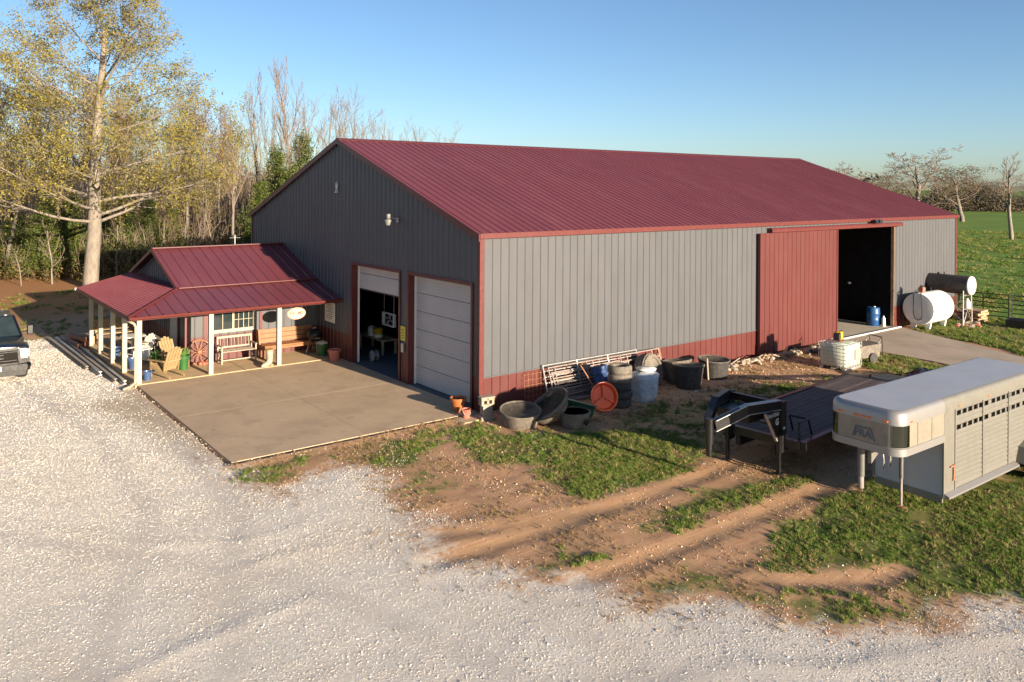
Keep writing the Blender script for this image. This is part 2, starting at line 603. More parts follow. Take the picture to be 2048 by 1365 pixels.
LANES = [[(-15, -13), (-11.6, -7.5), (-9.4, -2), (-9.2, 4), (-10.2, 12)], [(-13.2, -13.8), (-9.9, -8.2), (-7.9, -2.5), (-7.7, 2.5)], [(-14, -11.5), (-8, -10.2), (-2, -13.6), (3, -15.6)], [(-13, -13.6), (-7.2, -12), (-1.6, -15.2)], [(-16, 2), (-12, -1), (-8.2, -6), (-6.6, -11)]]


def lanes(x, y):
    t = np.zeros_like(x)
    for L in LANES:
        t = np.maximum(t, np.clip(1.3 - seg_dist(x, y, L) / 0.3, 0, 1))
    return t


def gz(x, y, detail=True):
    x, y = np.asarray(x, float), np.asarray(y, float)
    far = np.clip((np.hypot(x - 5, y) - 45) / 60, 0, 1)
    z = -0.045 + 0.5 * far * (fbm(x, y, 1 / 45.0, 3, 3) - 0.5)
    if detail:
        near = 1 - np.clip((np.hypot(x - 2, y) - 35) / 15, 0, 1)
        tr = np.zeros_like(x)
        for L in TRACKS:
            d = seg_dist(x, y, L)
            tr = np.maximum(tr, np.clip(1.2 - d / 0.26, 0, 1))
            z = z + 0.008 * np.exp(-((d - 0.42) / 0.12) ** 2)
        z = z - 0.022 * tr
        for L in RIDGES:
            d = seg_dist(x, y, L)
            z = z + near * 0.012 * np.exp(-(d / 0.16) ** 2) * (0.4 + fbm(x, y, 1.8, 31, 2))
        gr = poly(x, y, GRAVEL, 1.3)
        z = z + near * ((fbm(x, y, 1.1, 11) - 0.5) * (0.05 - 0.032 * gr) + (fbm(x, y, 7.0, 17, 3) - 0.5) * 0.022 * (1.2 - 0.7 * gr))
        z = np.minimum(z, -0.012 + 0.05 * gr)
    ax = np.maximum(np.maximum(-7.15 - x, x - 0.0), 0)
    ay = np.maximum(np.maximum(0.0 - y, y - 9.1), 0)
    da = np.hypot(ax, ay)
    z = z * np.clip(da / 0.5, 0, 1) + (-0.008) * (1 - np.clip(da / 0.5, 0, 1))
    for (x0, y0, x1, y1) in CONCRETE_R:
        z = np.where((x > x0 - .02) & (x < x1 + .02) & (y > y0 - .02) & (y < y1 + .02), -0.3, z)
    return z


def coords(lo, hi, step, far):
    a = np.arange(lo, hi + 1e-6, step)
    out, d = [], step
    p_ = hi
    while p_ < far:
        d *= 1.28
        p_ += d
        out.append(p_)
    neg, d = [], step
    p_ = lo
    while p_ > -far:
        d *= 1.28
        p_ -= d
        neg.append(p_)
    return np.array(neg[::-1] + list(a) + out)


gxs = coords(-20.0, 34.0, 0.13, 3500)
gys = coords(-19.0, 22.0, 0.13, 3500)
GX, GY = np.meshgrid(gxs, gys, indexing='xy')
GZ = gz(GX, GY)
nx, ny = len(gxs), len(gys)
me = bpy.data.meshes.new("ground")
me.vertices.add(nx * ny)
me.vertices.foreach_set("co", np.stack([GX, GY, GZ], -1).astype(np.float32).ravel())
ii = (np.arange(ny - 1)[:, None] * nx + np.arange(nx - 1)[None, :]).ravel()
quads = np.stack([ii, ii + 1, ii + nx + 1, ii + nx], -1)
me.loops.add(quads.size)
me.loops.foreach_set("vertex_index", quads.ravel().astype(np.int32))
me.polygons.add(len(quads))
me.polygons.foreach_set("loop_start", (np.arange(len(quads)) * 4).astype(np.int32))
me.polygons.foreach_set("use_smooth", np.ones(len(quads), bool))
me.update(calc_edges=True)
gr_, gn_, lit_, tr_, pas_, br_ = masks(GX, GY)
for nm, arr in (("gravel", gr_), ("grass", gn_), ("litter", lit_), ("track", tr_), ("pasture", pas_), ("silt", br_), ("lane", lanes(GX, GY))):
    at = me.attributes.new(nm, 'FLOAT', 'POINT')
    at.data.foreach_set("value", arr.astype(np.float32).ravel())

m, nt, b = new_mat("ground")


def attr(nt, nm):
    a = nt.nodes.new("ShaderNodeAttribute")
    a.attribute_name = nm
    return a.outputs["Fac"]


co = objco(nt)
n_big = noise(nt, co, 0.45, 5, 0.6)
n_mid = noise(nt, co, 2.2, 6, 0.65)
n_fine = noise(nt, co, 14, 5, 0.7)
n_vf = noise(nt, co, 60, 4, 0.7)
edge = math_n(nt, 'ADD', math_n(nt, 'MULTIPLY', math_n(nt, 'SUBTRACT', n_mid, 0.5), 0.9), math_n(nt, 'MULTIPLY', math_n(nt, 'SUBTRACT', n_fine, 0.5), 0.8))
# bare dirt, red clay with pale crumbs
dirt = ramp(nt, n_mid, [(0.28, (0.31, 0.15, 0.078)), (0.5, (0.44, 0.25, 0.14)), (0.72, (0.53, 0.36, 0.225))])
dirt = mix(nt, 0.5, dirt, ramp(nt, n_fine, [(0.3, (0.3, 0.15, 0.075)), (0.7, (0.6, 0.4, 0.25))]))
crumb = smooth(nt, n_vf, 0.62, 0.72)
dirt = mix(nt, math_n(nt, 'MULTIPLY', crumb, 0.5), dirt, (0.66, 0.54, 0.4))
streak = noise(nt, objco(nt, (0.5, 11, 1)), 1.6, 5, 0.65)
dirt = mix(nt, 0.4, dirt, ramp(nt, streak, [(0.3, (0.27, 0.125, 0.062)), (0.7, (0.58, 0.37, 0.22))]))
clay = ramp(nt, math_n(nt, 'ADD', math_n(nt, 'MULTIPLY', n_fine, 0.4), math_n(nt, 'MULTIPLY', streak, 0.6)), [(0.3, (0.37, 0.2, 0.1)), (0.7, (0.54, 0.345, 0.2))])
dirt = mix(nt, smooth(nt, math_n(nt, 'ADD', attr(nt, "track"), edge), 0.2, 0.9), dirt, clay)
dry = ramp(nt, n_vf, [(0.3, (0.17, 0.125, 0.05)), (0.7, (0.38, 0.28, 0.135))])
dirt = mix(nt, smooth(nt, math_n(nt, 'ADD', math_n(nt, 'MULTIPLY', attr(nt, "grass"), 0.6), edge), 0.1, 0.5), dirt, dry)
# litter under the trees
lit = ramp(nt, n_fine, [(0.25, (0.2, 0.095, 0.04)), (0.55, (0.4, 0.2, 0.085)), (0.8, (0.5, 0.29, 0.13))])
base = mix(nt, smooth(nt, math_n(nt, 'ADD', attr(nt, "litter"), math_n(nt, 'MULTIPLY', edge, 0.5)), 0.3, 0.7), dirt, lit)
# grass mat
gcol = ramp(nt, n_fine, [(0.25, (0.06, 0.08, 0.018)), (0.55, (0.12, 0.15, 0.034)), (0.8, (0.2, 0.21, 0.06))])
gcol = mix(nt, math_n(nt, 'MULTIPLY', smooth(nt, n_big, 0.45, 0.65), 0.55), gcol, (0.24, 0.19, 0.08))
pst = ramp(nt, noise(nt, objco(nt, (0.25, 1, 1)), 0.22, 6, 0.65), [(0.3, (0.08, 0.15, 0.02)), (0.5, (0.12, 0.21, 0.028)), (0.62, (0.16, 0.24, 0.04)), (0.72, (0.28, 0.19, 0.07))])
pst = mix(nt, 0.35, pst, ramp(nt, n_mid, [(0.3, (0.07, 0.125, 0.018)), (0.7, (0.18, 0.24, 0.045))]))
gcol = mix(nt, attr(nt, "pasture"), gcol, pst)
gfac = smooth(nt, math_n(nt, 'ADD', attr(nt, "grass"), math_n(nt, 'MULTIPLY', edge, 1.1)), 0.42, 0.72)
base = mix(nt, gfac, base, gcol)
# crushed limestone
vo = N(nt, "ShaderNodeTexVoronoi", feature='F1')
vo.inputs["Scale"].default_value = 44
nt.links.new(co, vo.inputs["Vector"])
sep = N(nt, "ShaderNodeSeparateColor")
nt.links.new(vo.outputs["Color"], sep.inputs[0])
gv = ramp(nt, sep.outputs[0], [(0.0, (0.52, 0.465, 0.395)), (0.35, (0.64, 0.585, 0.505)), (0.7, (0.71, 0.655, 0.575)), (1.0, (0.8, 0.75, 0.675))])
gv = mix(nt, math_n(nt, 'MULTIPLY', smooth(nt, vo.outputs["Distance"], 0.5, 0.95), 0.5), gv, (0.46, 0.4, 0.33))
dust = noise(nt, objco(nt, (0.8, 0.5, 1)), 0.35, 5, 0.6)
gv = mix(nt, math_n(nt, 'MULTIPLY', smooth(nt, dust, 0.4, 0.68), 0.6), gv, ramp(nt, n_vf, [(0.3, (0.55, 0.495, 0.42)), (0.7, (0.74, 0.68, 0.595))]))
gv = mix(nt, math_n(nt, 'MULTIPLY', smooth(nt, n_big, 0.42, 0.7), 0.5), gv, (0.54, 0.45, 0.345))
gv = mix(nt, math_n(nt, 'MULTIPLY', smooth(nt, math_n(nt, 'ADD', attr(nt, "silt"), edge), 0.2, 0.9), 0.75), gv, (0.4, 0.31, 0.2))
lanef = smooth(nt, math_n(nt, 'ADD', attr(nt, "lane"), math_n(nt, 'MULTIPLY', edge, 0.7)), 0.2, 0.9)
gv = mix(nt, math_n(nt, 'MULTIPLY', lanef, 0.5), gv, ramp(nt, n_vf, [(0.3, (0.45, 0.405, 0.35)), (0.7, (0.6, 0.545, 0.475))]))
grf = smooth(nt, math_n(nt, 'ADD', attr(nt, "gravel"), math_n(nt, 'MULTIPLY', edge, 1.1)), 0.28, 0.78)
base = mix(nt, grf, base, gv)
nt.links.new(base, b.inputs["Base Color"])
b.inputs["Roughness"].default_value = 0.95
b.inputs["Specular IOR Level"].default_value = 0.15
h1 = math_n(nt, 'MULTIPLY', vo.outputs["Distance"], -1.0)
hm = N(nt, "ShaderNodeMix")
nt.links.new(grf, hm.inputs[0])
nt.links.new(n_fine, hm.inputs[2])
nt.links.new(h1, hm.inputs[3])
bump(nt, b, hm.outputs[0], 0.25, 0.015)
me.materials.append(m)
ground = bpy.data.objects.new("ground", me)
C.objects.link(ground)
tag(ground, "gravel yard, bare clay and grass running out to the pasture", "ground", kind='structure')


# ------------------------------------------------------------------ scattered ground cover (stones, grass): geometry nodes on sampled points
def scatter(name, P, scl, rot, build_inst, label, cat):
    me = bpy.data.meshes.new(name)
    me.vertices.add(len(P))
    me.vertices.foreach_set("co", P.astype(np.float32).ravel())
    for nm, arr in (("scl", scl), ("rot", rot)):
        at = me.attributes.new(nm, 'FLOAT_VECTOR', 'POINT')
        at.data.foreach_set("vector", arr.astype(np.float32).ravel())
    me.update()
    o = bpy.data.objects.new(name, me)
    C.objects.link(o)
    ng = bpy.data.node_groups.new(name, 'GeometryNodeTree')
    ng.interface.new_socket("Geometry", in_out='INPUT', socket_type='NodeSocketGeometry')
    ng.interface.new_socket("Geometry", in_out='OUTPUT', socket_type='NodeSocketGeometry')
    gi, go = ng.nodes.new("NodeGroupInput"), ng.nodes.new("NodeGroupOutput")
    mp = ng.nodes.new("GeometryNodeMeshToPoints")
    ng.links.new(gi.outputs[0], mp.inputs["Mesh"])
    ip = ng.nodes.new("GeometryNodeInstanceOnPoints")
    ng.links.new(mp.outputs[0], ip.inputs["Points"])
    ng.links.new(build_inst(ng), ip.inputs["Instance"])
    for nm, sock in (("scl", "Scale"), ("rot", "Rotation")):
        na = ng.nodes.new("GeometryNodeInputNamedAttribute")
        na.data_type = 'FLOAT_VECTOR'
        na.inputs["Name"].default_value = nm
        ng.links.new(na.outputs[0], ip.inputs[sock])
    ng.links.new(ip.outputs[0], go.inputs[0])
    md = o.modifiers.new("scatter", 'NODES')
    md.node_group = ng
    return tag(o, label, cat, kind='stuff')


def rand_mat(name, stops, rough=0.9, trans=0.0):
    m, nt, b = new_mat(name)
    oi = nt.nodes.new("ShaderNodeObjectInfo")
    nt.links.new(ramp(nt, oi.outputs["Random"], stops), b.inputs["Base Color"])
    b.inputs["Roughness"].default_value = rough
    b.inputs["Specular IOR Level"].default_value = 0.2
    return m


M['stone'] = rand_mat('limestone', [(0.0, (0.37, 0.335, 0.29)), (0.3, (0.47, 0.43, 0.375)), (0.7, (0.54, 0.5, 0.44)), (1.0, (0.62, 0.585, 0.53))])
M['blade'] = rand_mat('grass_blade', [(0.0, (0.05, 0.092, 0.013)), (0.3, (0.085, 0.15, 0.02)), (0.55, (0.13, 0.195, 0.032)), (0.75, (0.19, 0.19, 0.055)), (1.0, (0.33, 0.26, 0.12))])
M['dryblade'] = rand_mat('dry_grass', [(0.0, (0.1, 0.075, 0.03)), (0.5, (0.24, 0.16, 0.07)), (1.0, (0.36, 0.26, 0.13))])
rng = np.random.default_rng(5)


def stone_inst(ng, mat_='stone'):
    ic = ng.nodes.new("GeometryNodeMeshIcoSphere")
    ic.inputs["Radius"].default_value = 1.0
    ic.inputs["Subdivisions"].default_value = 1
    sm = ng.nodes.new("GeometryNodeSetMaterial")
    sm.inputs["Material"].default_value = M[mat_]
    ng.links.new(ic.outputs[0], sm.inputs[0])
    return sm.outputs[0]


def tuft_inst(matname, blades=9, seed=1, spread=0.03, lean=0.55):
    def f(ng):
        r = random.Random(seed)
        jn = ng.nodes.new("GeometryNodeJoinGeometry")
        for k in range(blades):
            cn = ng.nodes.new("GeometryNodeMeshCone")
            cn.fill_type = 'NONE'
            cn.inputs["Vertices"].default_value = 3
            cn.inputs["Radius Top"].default_value = 0.0004
            cn.inputs["Radius Bottom"].default_value = 0.0036 + 0.0016 * r.random()
            cn.inputs["Depth"].default_value = 0.05 + 0.05 * r.random()
            tf = ng.nodes.new("GeometryNodeTransform")
            a = r.random() * 6.28
            tf.inputs["Translation"].default_value = (math.cos(a) * spread * r.random(), math.sin(a) * spread * r.random(), -0.008)
            tf.inputs["Rotation"].default_value = (lean * (r.random() * 2 - 1), lean * (r.random() * 2 - 1), a)
            ng.links.new(cn.outputs[0], tf.inputs[0])
            ng.links.new(tf.outputs[0], jn.inputs[0])
        sm = ng.nodes.new("GeometryNodeSetMaterial")
        sm.inputs["Material"].default_value = M[matname]
        ng.links.new(jn.outputs[0], sm.inputs[0])
        return sm.outputs[0]
    return f


def in_view(x, y, margin=0.06):
    dx, dy = x - CAM.x, y - CAM.y
    d = dx * fw.x + dy * fw.y
    l = (dx * rt0.x + dy * rt0.y) / np.maximum(d, .1)
    v = (CAM.z / np.maximum(d, .1)) * 1609.9 + 370
    return (d > 6) & (np.abs(l) < 1024 / 1609.9 + margin) & (v < 1480), d


def off_concrete(x, y):
    k = np.ones(x.shape, bool)
    for (x0, y0, x1, y1) in CONCRETE_R:
        k &= ~((x > x0 - .03) & (x < x1 + .03) & (y > y0 - .03) & (y < y1 + .03))
    k &= ~inside(x, y, [(18.5, 0.2), (24.1, 0.2), (23.9, -0.8), (21.3, -6.5), (18, -14), (14.5, -13), (17.3, -7.9), (17.8, -4.6), (18.0, -1.0)])
    return k


def sample(n, box):
    return rng.uniform(box[0], box[2], n), rng.uniform(box[1], box[3], n)


# stones: dense near the camera, thinner with distance
x, y = sample(1900000, (-17, -15, 8, 20))
vis, d = in_view(x, y)
x, y, d = x[vis], y[vis], d[vis]
gr = masks(x, y)[0]
br = poly(x, y, [(-9.0, 7.5), (-7.1, 9.0), (-7.1, 0.0), (-7.9, 2.0)], 1.6)
tone = fbm(x, y, 0.9, 41, 4)
pr = np.clip((gr - 0.3 + (tone - 0.5) * 1.3) * 1.7, 0, 1) * np.clip(15.0 / d, 0.25, 1) ** 1.3 * (1 - 0.8 * br)
lane = fbm(x * 0.8 + y * 0.25, y * 1.0 - x * 0.3, 0.33, 45, 4)
pr = pr * np.clip(0.7 + (lane - 0.45) * 1.6, 0.5, 1) * (1 - 0.45 * lanes(x, y))
k = (rng.random(len(x)) < pr * 0.7) & off_concrete(x, y)
x, y, d = x[k], y[k], d[k]
s0 = np.clip(rng.lognormal(math.log(0.0078), 0.33, len(x)), 0.0045, 0.022) * np.clip(d / 16, 0.85, 1.7)
scl = np.stack([s0 * rng.uniform(0.8, 1.4, len(x)), s0 * rng.uniform(0.8, 1.3, len(x)), s0 * rng.uniform(0.28, 0.5, len(x))], -1)
P = np.stack([x, y, gz(x, y) + s0 * 0.04], -1)
scatter("gravel_stones", P, scl, rng.uniform(0, 6.28, (len(x), 3)), stone_inst, "loose pale limestone gravel covering the yard", "gravel")

# clods and pebbles on the bare clay
x, y = sample(90000, (-8, -15, 14, 0))
vis, d = in_view(x, y)
x, y, d = x[vis], y[vis], d[vis]
gr, gn, lit, tr, pas, br = masks(x, y)
pat = fbm(x, y, 1.1, 81, 4)
k = (rng.random(len(x)) < np.clip(0.3 + (pat - 0.5) * 2.5, 0.03, 1) * (1 - gr) * (1 - 0.6 * gn) * np.clip(18 / d, 0.3, 1)) & off_concrete(x, y)
x, y, d = x[k], y[k], d[k]
s0 = np.clip(rng.lognormal(math.log(0.0075), 0.45, len(x)), 0.004, 0.025) * np.clip(d / 18, 0.9, 1.5)
scl = np.stack([s0 * rng.uniform(0.8, 1.4, len(x)), s0 * rng.uniform(0.8, 1.3, len(x)), s0 * rng.uniform(0.4, 0.8, len(x))], -1)
M['clod'] = rand_mat('clay_clod', [(0.0, (0.27, 0.13, 0.065)), (0.5, (0.46, 0.27, 0.15)), (0.8, (0.55, 0.4, 0.27)), (1.0, (0.66, 0.58, 0.48))])
scatter("clay_clods", np.stack([x, y, gz(x, y) + s0 * 0.1], -1), scl, rng.uniform(0, 6.28, (len(x), 3)), lambda ng: stone_inst(ng, 'clod'), "small clods and pebbles on the bare clay", "clods")

# grass tufts
x, y = sample(900000, (-9, -18, 31, 4))
vis, d = in_view(x, y)
x, y, d = x[vis], y[vis], d[vis]
gr, gn, lit, tr, pas, br = masks(x, y)
pat = 0.55 * fbm(x, y, 0.8, 51, 4) + 0.45 * fbm(x, y, 5.0, 52, 3)
pr = np.clip((gn - 0.6 + (pat - 0.5) * 3.6) * 1.2, 0, 1) * np.clip(gn * 5, 0, 1) * np.clip(22 / d, 0.2, 1)
k = (rng.random(len(x)) < pr) & off_concrete(x, y) & (tr < 0.5)
x, y, d = x[k], y[k], d[k]
s0 = rng.uniform(0.35, 0.85, len(x)) * np.clip(d / 20, 0.9, 1.9)
s0 = s0 * (0.6 + 0.9 * fbm(x, y, 2.3, 57, 3)) * np.where(rng.random(len(x)) < 0.08, 1.7, 1.0)
P = np.stack([x, y, gz(x, y)], -1)
scl = np.stack([s0 * 1.4, s0 * 1.4, s0 * 0.85], -1)
rot = np.stack([rng.uniform(-.2, .2, len(x)), rng.uniform(-.2, .2, len(x)), rng.uniform(0, 6.28, len(x))], -1)
scatter("grass_tufts", P, scl, rot, tuft_inst('blade'), "short green grass growing in patches beside the gravel", "grass")

# dry tufts and straw on the dirt
x, y = sample(110000, (-9, -15, 18, 1))
vis, d = in_view(x, y)
x, y, d = x[vis], y[vis], d[vis]
gr, gn, lit, tr, pas, br = masks(x, y)
pat = fbm(x, y, 1.3, 61, 4)
pr = np.clip(0.25 + (pat - 0.5) * 2.2, 0, 1) * (1 - gr) * (1 - tr) * np.clip(20 / d, 0.3, 1)
k = (rng.random(len(x)) < pr * 0.8) & off_concrete(x, y)
x, y, d = x[k], y[k], d[k]
s0 = rng.uniform(0.5, 1.0, len(x)) * np.clip(d / 20, 0.9, 1.6)
P = np.stack([x, y, gz(x, y)], -1)
scl = np.stack([s0 * 1.6, s0 * 1.6, s0 * 0.6], -1)
rot = np.stack([rng.uniform(-.6, .6, len(x)), rng.uniform(-.6, .6, len(x)), rng.uniform(0, 6.28, len(x))], -1)
scatter("dry_grass_tufts", P, scl, rot, tuft_inst('dryblade', 7, 3, 0.04, 0.9), "dry straw coloured grass on the bare clay", "dry grass")

# pasture and lawn clumps further out, and weeds behind the porch
x1, y1 = sample(60000, (30, -20, 120, 60))
x2, y2 = sample(26000, (-16, 19.5, 6, 36))
x, y = np.concatenate([x1, x2]), np.concatenate([y1, y2])
vis, d = in_view(x, y)
x, y, d = x[vis], y[vis], d[vis]
pat = fbm(x, y, 0.35, 71, 4)
pr = np.clip(0.45 + (pat - 0.5) * 2.4, 0, 1) * np.clip(40 / d, 0.1, 1) * np.where(x < 10, 0.1, 1)
k = (rng.random(len(x)) < pr) & off_concrete(x, y)
x, y, d = x[k], y[k], d[k]
s0 = rng.uniform(0.8, 1.6, len(x)) * np.clip(d / 22, 1, 3.2)
P = np.stack([x, y, gz(x, y)], -1)
scl = np.stack([s0 * 1.9, s0 * 1.9, s0 * 0.85], -1)
rot = np.stack([rng.uniform(-.2, .2, len(x)), rng.uniform(-.2, .2, len(x)), rng.uniform(0, 6.28, len(x))], -1)
scatter("pasture_grass", P, scl, rot, tuft_inst('blade', 10, 9, 0.05, 0.7), "tufts of grass over the pasture and behind the porch", "grass")

# ------------------------------------------------------------------ concrete
def slab(name, poly_, z0, z1, mat, parent=None, c=0.012):
    n = len(poly_)
    cx, cy = sum(p_[0] for p_ in poly_) / n, sum(p_[1] for p_ in poly_) / n
    ins = []
    for i in range(n):
        a, b_, d = Vector(poly_[i - 1]), Vector(poly_[i]), Vector(poly_[(i + 1) % n])
        e1, e2 = (a - b_).normalized(), (d - b_).normalized()
        bis = e1 + e2
        bis = bis.normalized() if bis.length > 1e-3 else Vector((cx, cy)) - b_
        ins.append(b_ + bis * c * 1.4)
    mb = MB()
    vs = [(*p_, z0) for p_ in poly_] + [(*p_, z1 - c) for p_ in poly_] + [(q.x, q.y, z1) for q in ins]
    fs = [tuple(range(n))[::-1], tuple(range(2 * n, 3 * n))]
    for i in range(n):
        j = (i + 1) % n
        fs.append((i, j, j + n, i + n))
        fs.append((i + n, j + n, j + 2 * n, i + 2 * n))
    mb.add(vs, fs)
    return mb.build(name, mat, parent)


apron = bpy.data.objects.new("concrete_apron", None)
C.objects.link(apron)
tag(apron, "concrete apron in front of the two garage doors", "pavement", kind='structure')
xs_ = [-7.13, -3.55, -0.004]
ys_ = [0.03, 4.55, 9.03]
for i in range(2):
    for j in range(2):
        slab("concrete_slab", [(xs_[i], ys_[j]), (xs_[i + 1] - .007, ys_[j]), (xs_[i + 1] - .007, ys_[j + 1] - .007), (xs_[i], ys_[j + 1] - .007)], -0.2, 0.0, M['concrete'], apron, 0.002)
slab("concrete_slab", [(-0.95, -0.62), (-0.06, -0.55), (-0.04, 0.01), (-1.0, 0.01)], -0.2, -0.015, M['concrete'], apron)
pf = bpy.data.objects.new("porch_floor", None)
C.objects.link(pf)
tag(pf, "tan concrete floor under the porch roof", "floor", kind='structure')
slab("concrete_slab", [(-7.2, 9.04), (-3.6, 9.04), (-3.6, 11.2), (-7.2, 11.2)], -0.2, 0.02, M['porchfloor'], pf)
slab("concrete_slab", [(-3.585, 9.04), (-0.03, 9.04), (-0.03, 11.2), (-3.585, 11.2)], -0.2, 0.02, M['porchfloor'], pf)
slab("concrete_slab", [(-7.2, 11.215), (-4.95, 11.215), (-4.95, 18.2), (-7.2, 18.2)], -0.2, 0.02, M['porchfloor'], pf)
drv = slab("driveway", [(18.3, -0.06), (24.15, -0.06), (23.9, -0.9), (21.3, -6.5), (16, -18.5), (9.5, -20), (17.2, -7.9), (17.8, -4.6), (17.9, -1.0)], -0.2, 0.0, M['drive'])
tag(drv, "pale concrete driveway leading to the open sliding door", "driveway", kind='structure')
bay = MB().box(18.0, -0.05, -0.2, 24.05, 18.2, 0.004).build("bay_floor", M['bayfloor'])
tag(bay, "concrete floor inside the open sliding door", "floor", kind='structure')
shopf = MB().box(0.0, 0.2, -0.2, 17.9, 18.2, 0.006).build("workshop_floor", M['floorin'])
tag(shopf, "workshop floor coloured dark for the shade behind the garage doors", "floor", kind='structure')

# ------------------------------------------------------------------ barn
W, L, H, RZ = 18.42, 30.48, 5.14, 8.24
PITCH = (RZ - H) / (W / 2)
RIB = 0.3048


def rib_profile(u0, u1, pitch=RIB, h=0.024, base=0.035, top=0.014, off=None):
    """(u, n) outline of a ribbed sheet between u0 and u1"""
    off = pitch / 2 if off is None else off
    pts = [(u0, 0.0)]
    k = math.floor((u0 - off) / pitch) - 1
    while True:
        c = off + k * pitch
        k += 1
        if c - base > u1:
            break
        for du, n in ((-base, 0), (-top, h), (top, h), (base, 0)):
            if u0 + 1e-4 < c + du < u1 - 1e-4:
                pts.append((c + du, n))
    pts.append((u1, 0.0))
    return pts


def ribsheet(mb, u0, u1, lo, hi, P, **kw):
    """lo(u), hi(u): bottom and top edge; P(u, v, n) -> xyz"""
    pr = rib_profile(u0, u1, **kw)
    vs, fs = [], []
    for (u, n) in pr:
        vs.append(P(u, lo(u), n))
        vs.append(P(u, hi(u), n))
    for i in range(len(pr) - 1):
        fs.append((2 * i, 2 * i + 2, 2 * i + 3, 2 * i + 1))
    mb.add(vs, fs)


barn = thing("barn", "large grey metal barn with maroon ribbed roof and red wainscot", "barn", (0, 0, 0))
WZ = 0.96
cuts = lambda a, b_, step, extra: sorted(set([a, b_] + [q for q in (a + i * step for i in range(1, 200)) if q < b_ - 0.05] + [e for e in extra if a < e < b_]))
PS = lambda u, v, n: (u, -n, v)
cs = cuts(0.0, L, 3 * RIB, [18.72, 24.0])
for a, b_ in zip(cs[:-1], cs[1:]):
    opening = a > 18.70 and b_ < 24.02
    if not opening:
        mb = MB()
        ribsheet(mb, a, b_, lambda u: -0.02, lambda u: WZ, PS)
        mb.build("wainscot_panel", M['red'], barn)
        mb = MB()
        ribsheet(mb, a, b_, lambda u: WZ + .004, lambda u: H - .02, PS)
        mb.build("wall_panel", M['siding'], barn)
    else:
        mb = MB()
        ribsheet(mb, a, b_, lambda u: 4.78, lambda u: H - .02, PS)
        mb.build("wall_panel", M['siding'], barn)
for (a, b_) in ((0.1, 18.70), (24.03, L)):
    MB().box(a, -0.03, WZ - .012, b_, -0.004, WZ + .02).build("wainscot_trim", M['siding'], barn)
# gable end with two door openings
D1 = (4.62, 8.02)
D2 = (0.42, 3.98)
DT = 3.6
PG = lambda u, v, n: (-n, u, v)
roofz = lambda u: H + PITCH * min(u, W - u)
cs = cuts(0.0, W, 3 * RIB, [D1[0], D1[1], D2[0], D2[1], W / 2])
for a, b_ in zip(cs[:-1], cs[1:]):
    mid = (a + b_) / 2
    op = D1[0] < mid < D1[1] or D2[0] < mid < D2[1]
    if not op:
        mb = MB()
        ribsheet(mb, a, b_, lambda u: -0.02, lambda u: WZ, PG)
        mb.build("wainscot_panel", M['red'], barn)
    mb = MB()
    ribsheet(mb, a, b_, (lambda u: DT) if op else (lambda u: WZ + .004), lambda u: roofz(u) - 0.02, PG)
    mb.build("wall_panel", M['siding'], barn)
# far walls
MB().box(0.02, W - 0.05, -.1, L, W, H).build("rear_wall", M['siding'], barn)
mb = MB()
mb.prism([(0, -.1), (W, -.1), (W, H - .01), (W / 2, RZ - .01), (0, H - .01)], L - 0.05, L, 'yz')
mb.build("end_wall", M['siding'], barn)
# near-black lining and partitions, added to block light and keep the interior dark
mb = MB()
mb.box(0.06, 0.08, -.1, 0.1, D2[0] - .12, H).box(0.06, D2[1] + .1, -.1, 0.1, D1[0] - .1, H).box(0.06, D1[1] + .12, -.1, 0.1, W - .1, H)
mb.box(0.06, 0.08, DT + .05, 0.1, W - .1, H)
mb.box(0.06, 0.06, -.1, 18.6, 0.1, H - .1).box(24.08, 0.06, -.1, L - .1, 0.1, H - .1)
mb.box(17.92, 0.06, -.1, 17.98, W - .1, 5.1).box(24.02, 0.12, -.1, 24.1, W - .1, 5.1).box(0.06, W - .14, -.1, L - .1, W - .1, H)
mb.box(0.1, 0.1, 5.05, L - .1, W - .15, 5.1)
mb.build("interior_blackout", M['dark'], barn)
# roof
SL = math.hypot(W / 2, RZ - H)
cth, sth = (W / 2) / SL, (RZ - H) / SL
OV, OR = 0.12, 0.10
PR = lambda u, v, n: (u, v * cth - n * sth, H + 0.03 + v * sth + n * cth)
cs = cuts(-OR, L + OR, 3 * RIB, [])
for a, b_ in zip(cs[:-1], cs[1:]):
    mb = MB()
    ribsheet(mb, a, b_, lambda u: -OV, lambda u: SL, PR, h=0.03, base=0.04, top=0.016, off=0.05)
    mb.build("roof_panel", M['roof'], barn)
mb = MB()
mb.quad((-OR, W + OV * cth, H + .03 - OV * sth), (L + OR, W + OV * cth, H + .03 - OV * sth), (L + OR, W / 2, RZ + .03), (-OR, W / 2, RZ + .03))
mb.build("rear_roof_slope", M['roof'], barn)
mb = MB()
for s in (1, -1):
    mb.beam((-OR - .02, W / 2 - s * .11, RZ + .055 - .11 * PITCH), (L + OR + .02, W / 2 - s * .11, RZ + .055 - .11 * PITCH), .24, .02, (0, -s * sth, cth))
mb.build("ridge_cap", M['redtrim'], barn)
MB().box(-OR, -OV - .02, H - .13, L + OR, -OV + .01, H + .02).build("eave_trim", M['redtrim'], barn)
MB().box(-OR + .01, -OV + .012, H - .05, L + OR - .01, -.002, H - .03).build("soffit", M['siding'], barn)
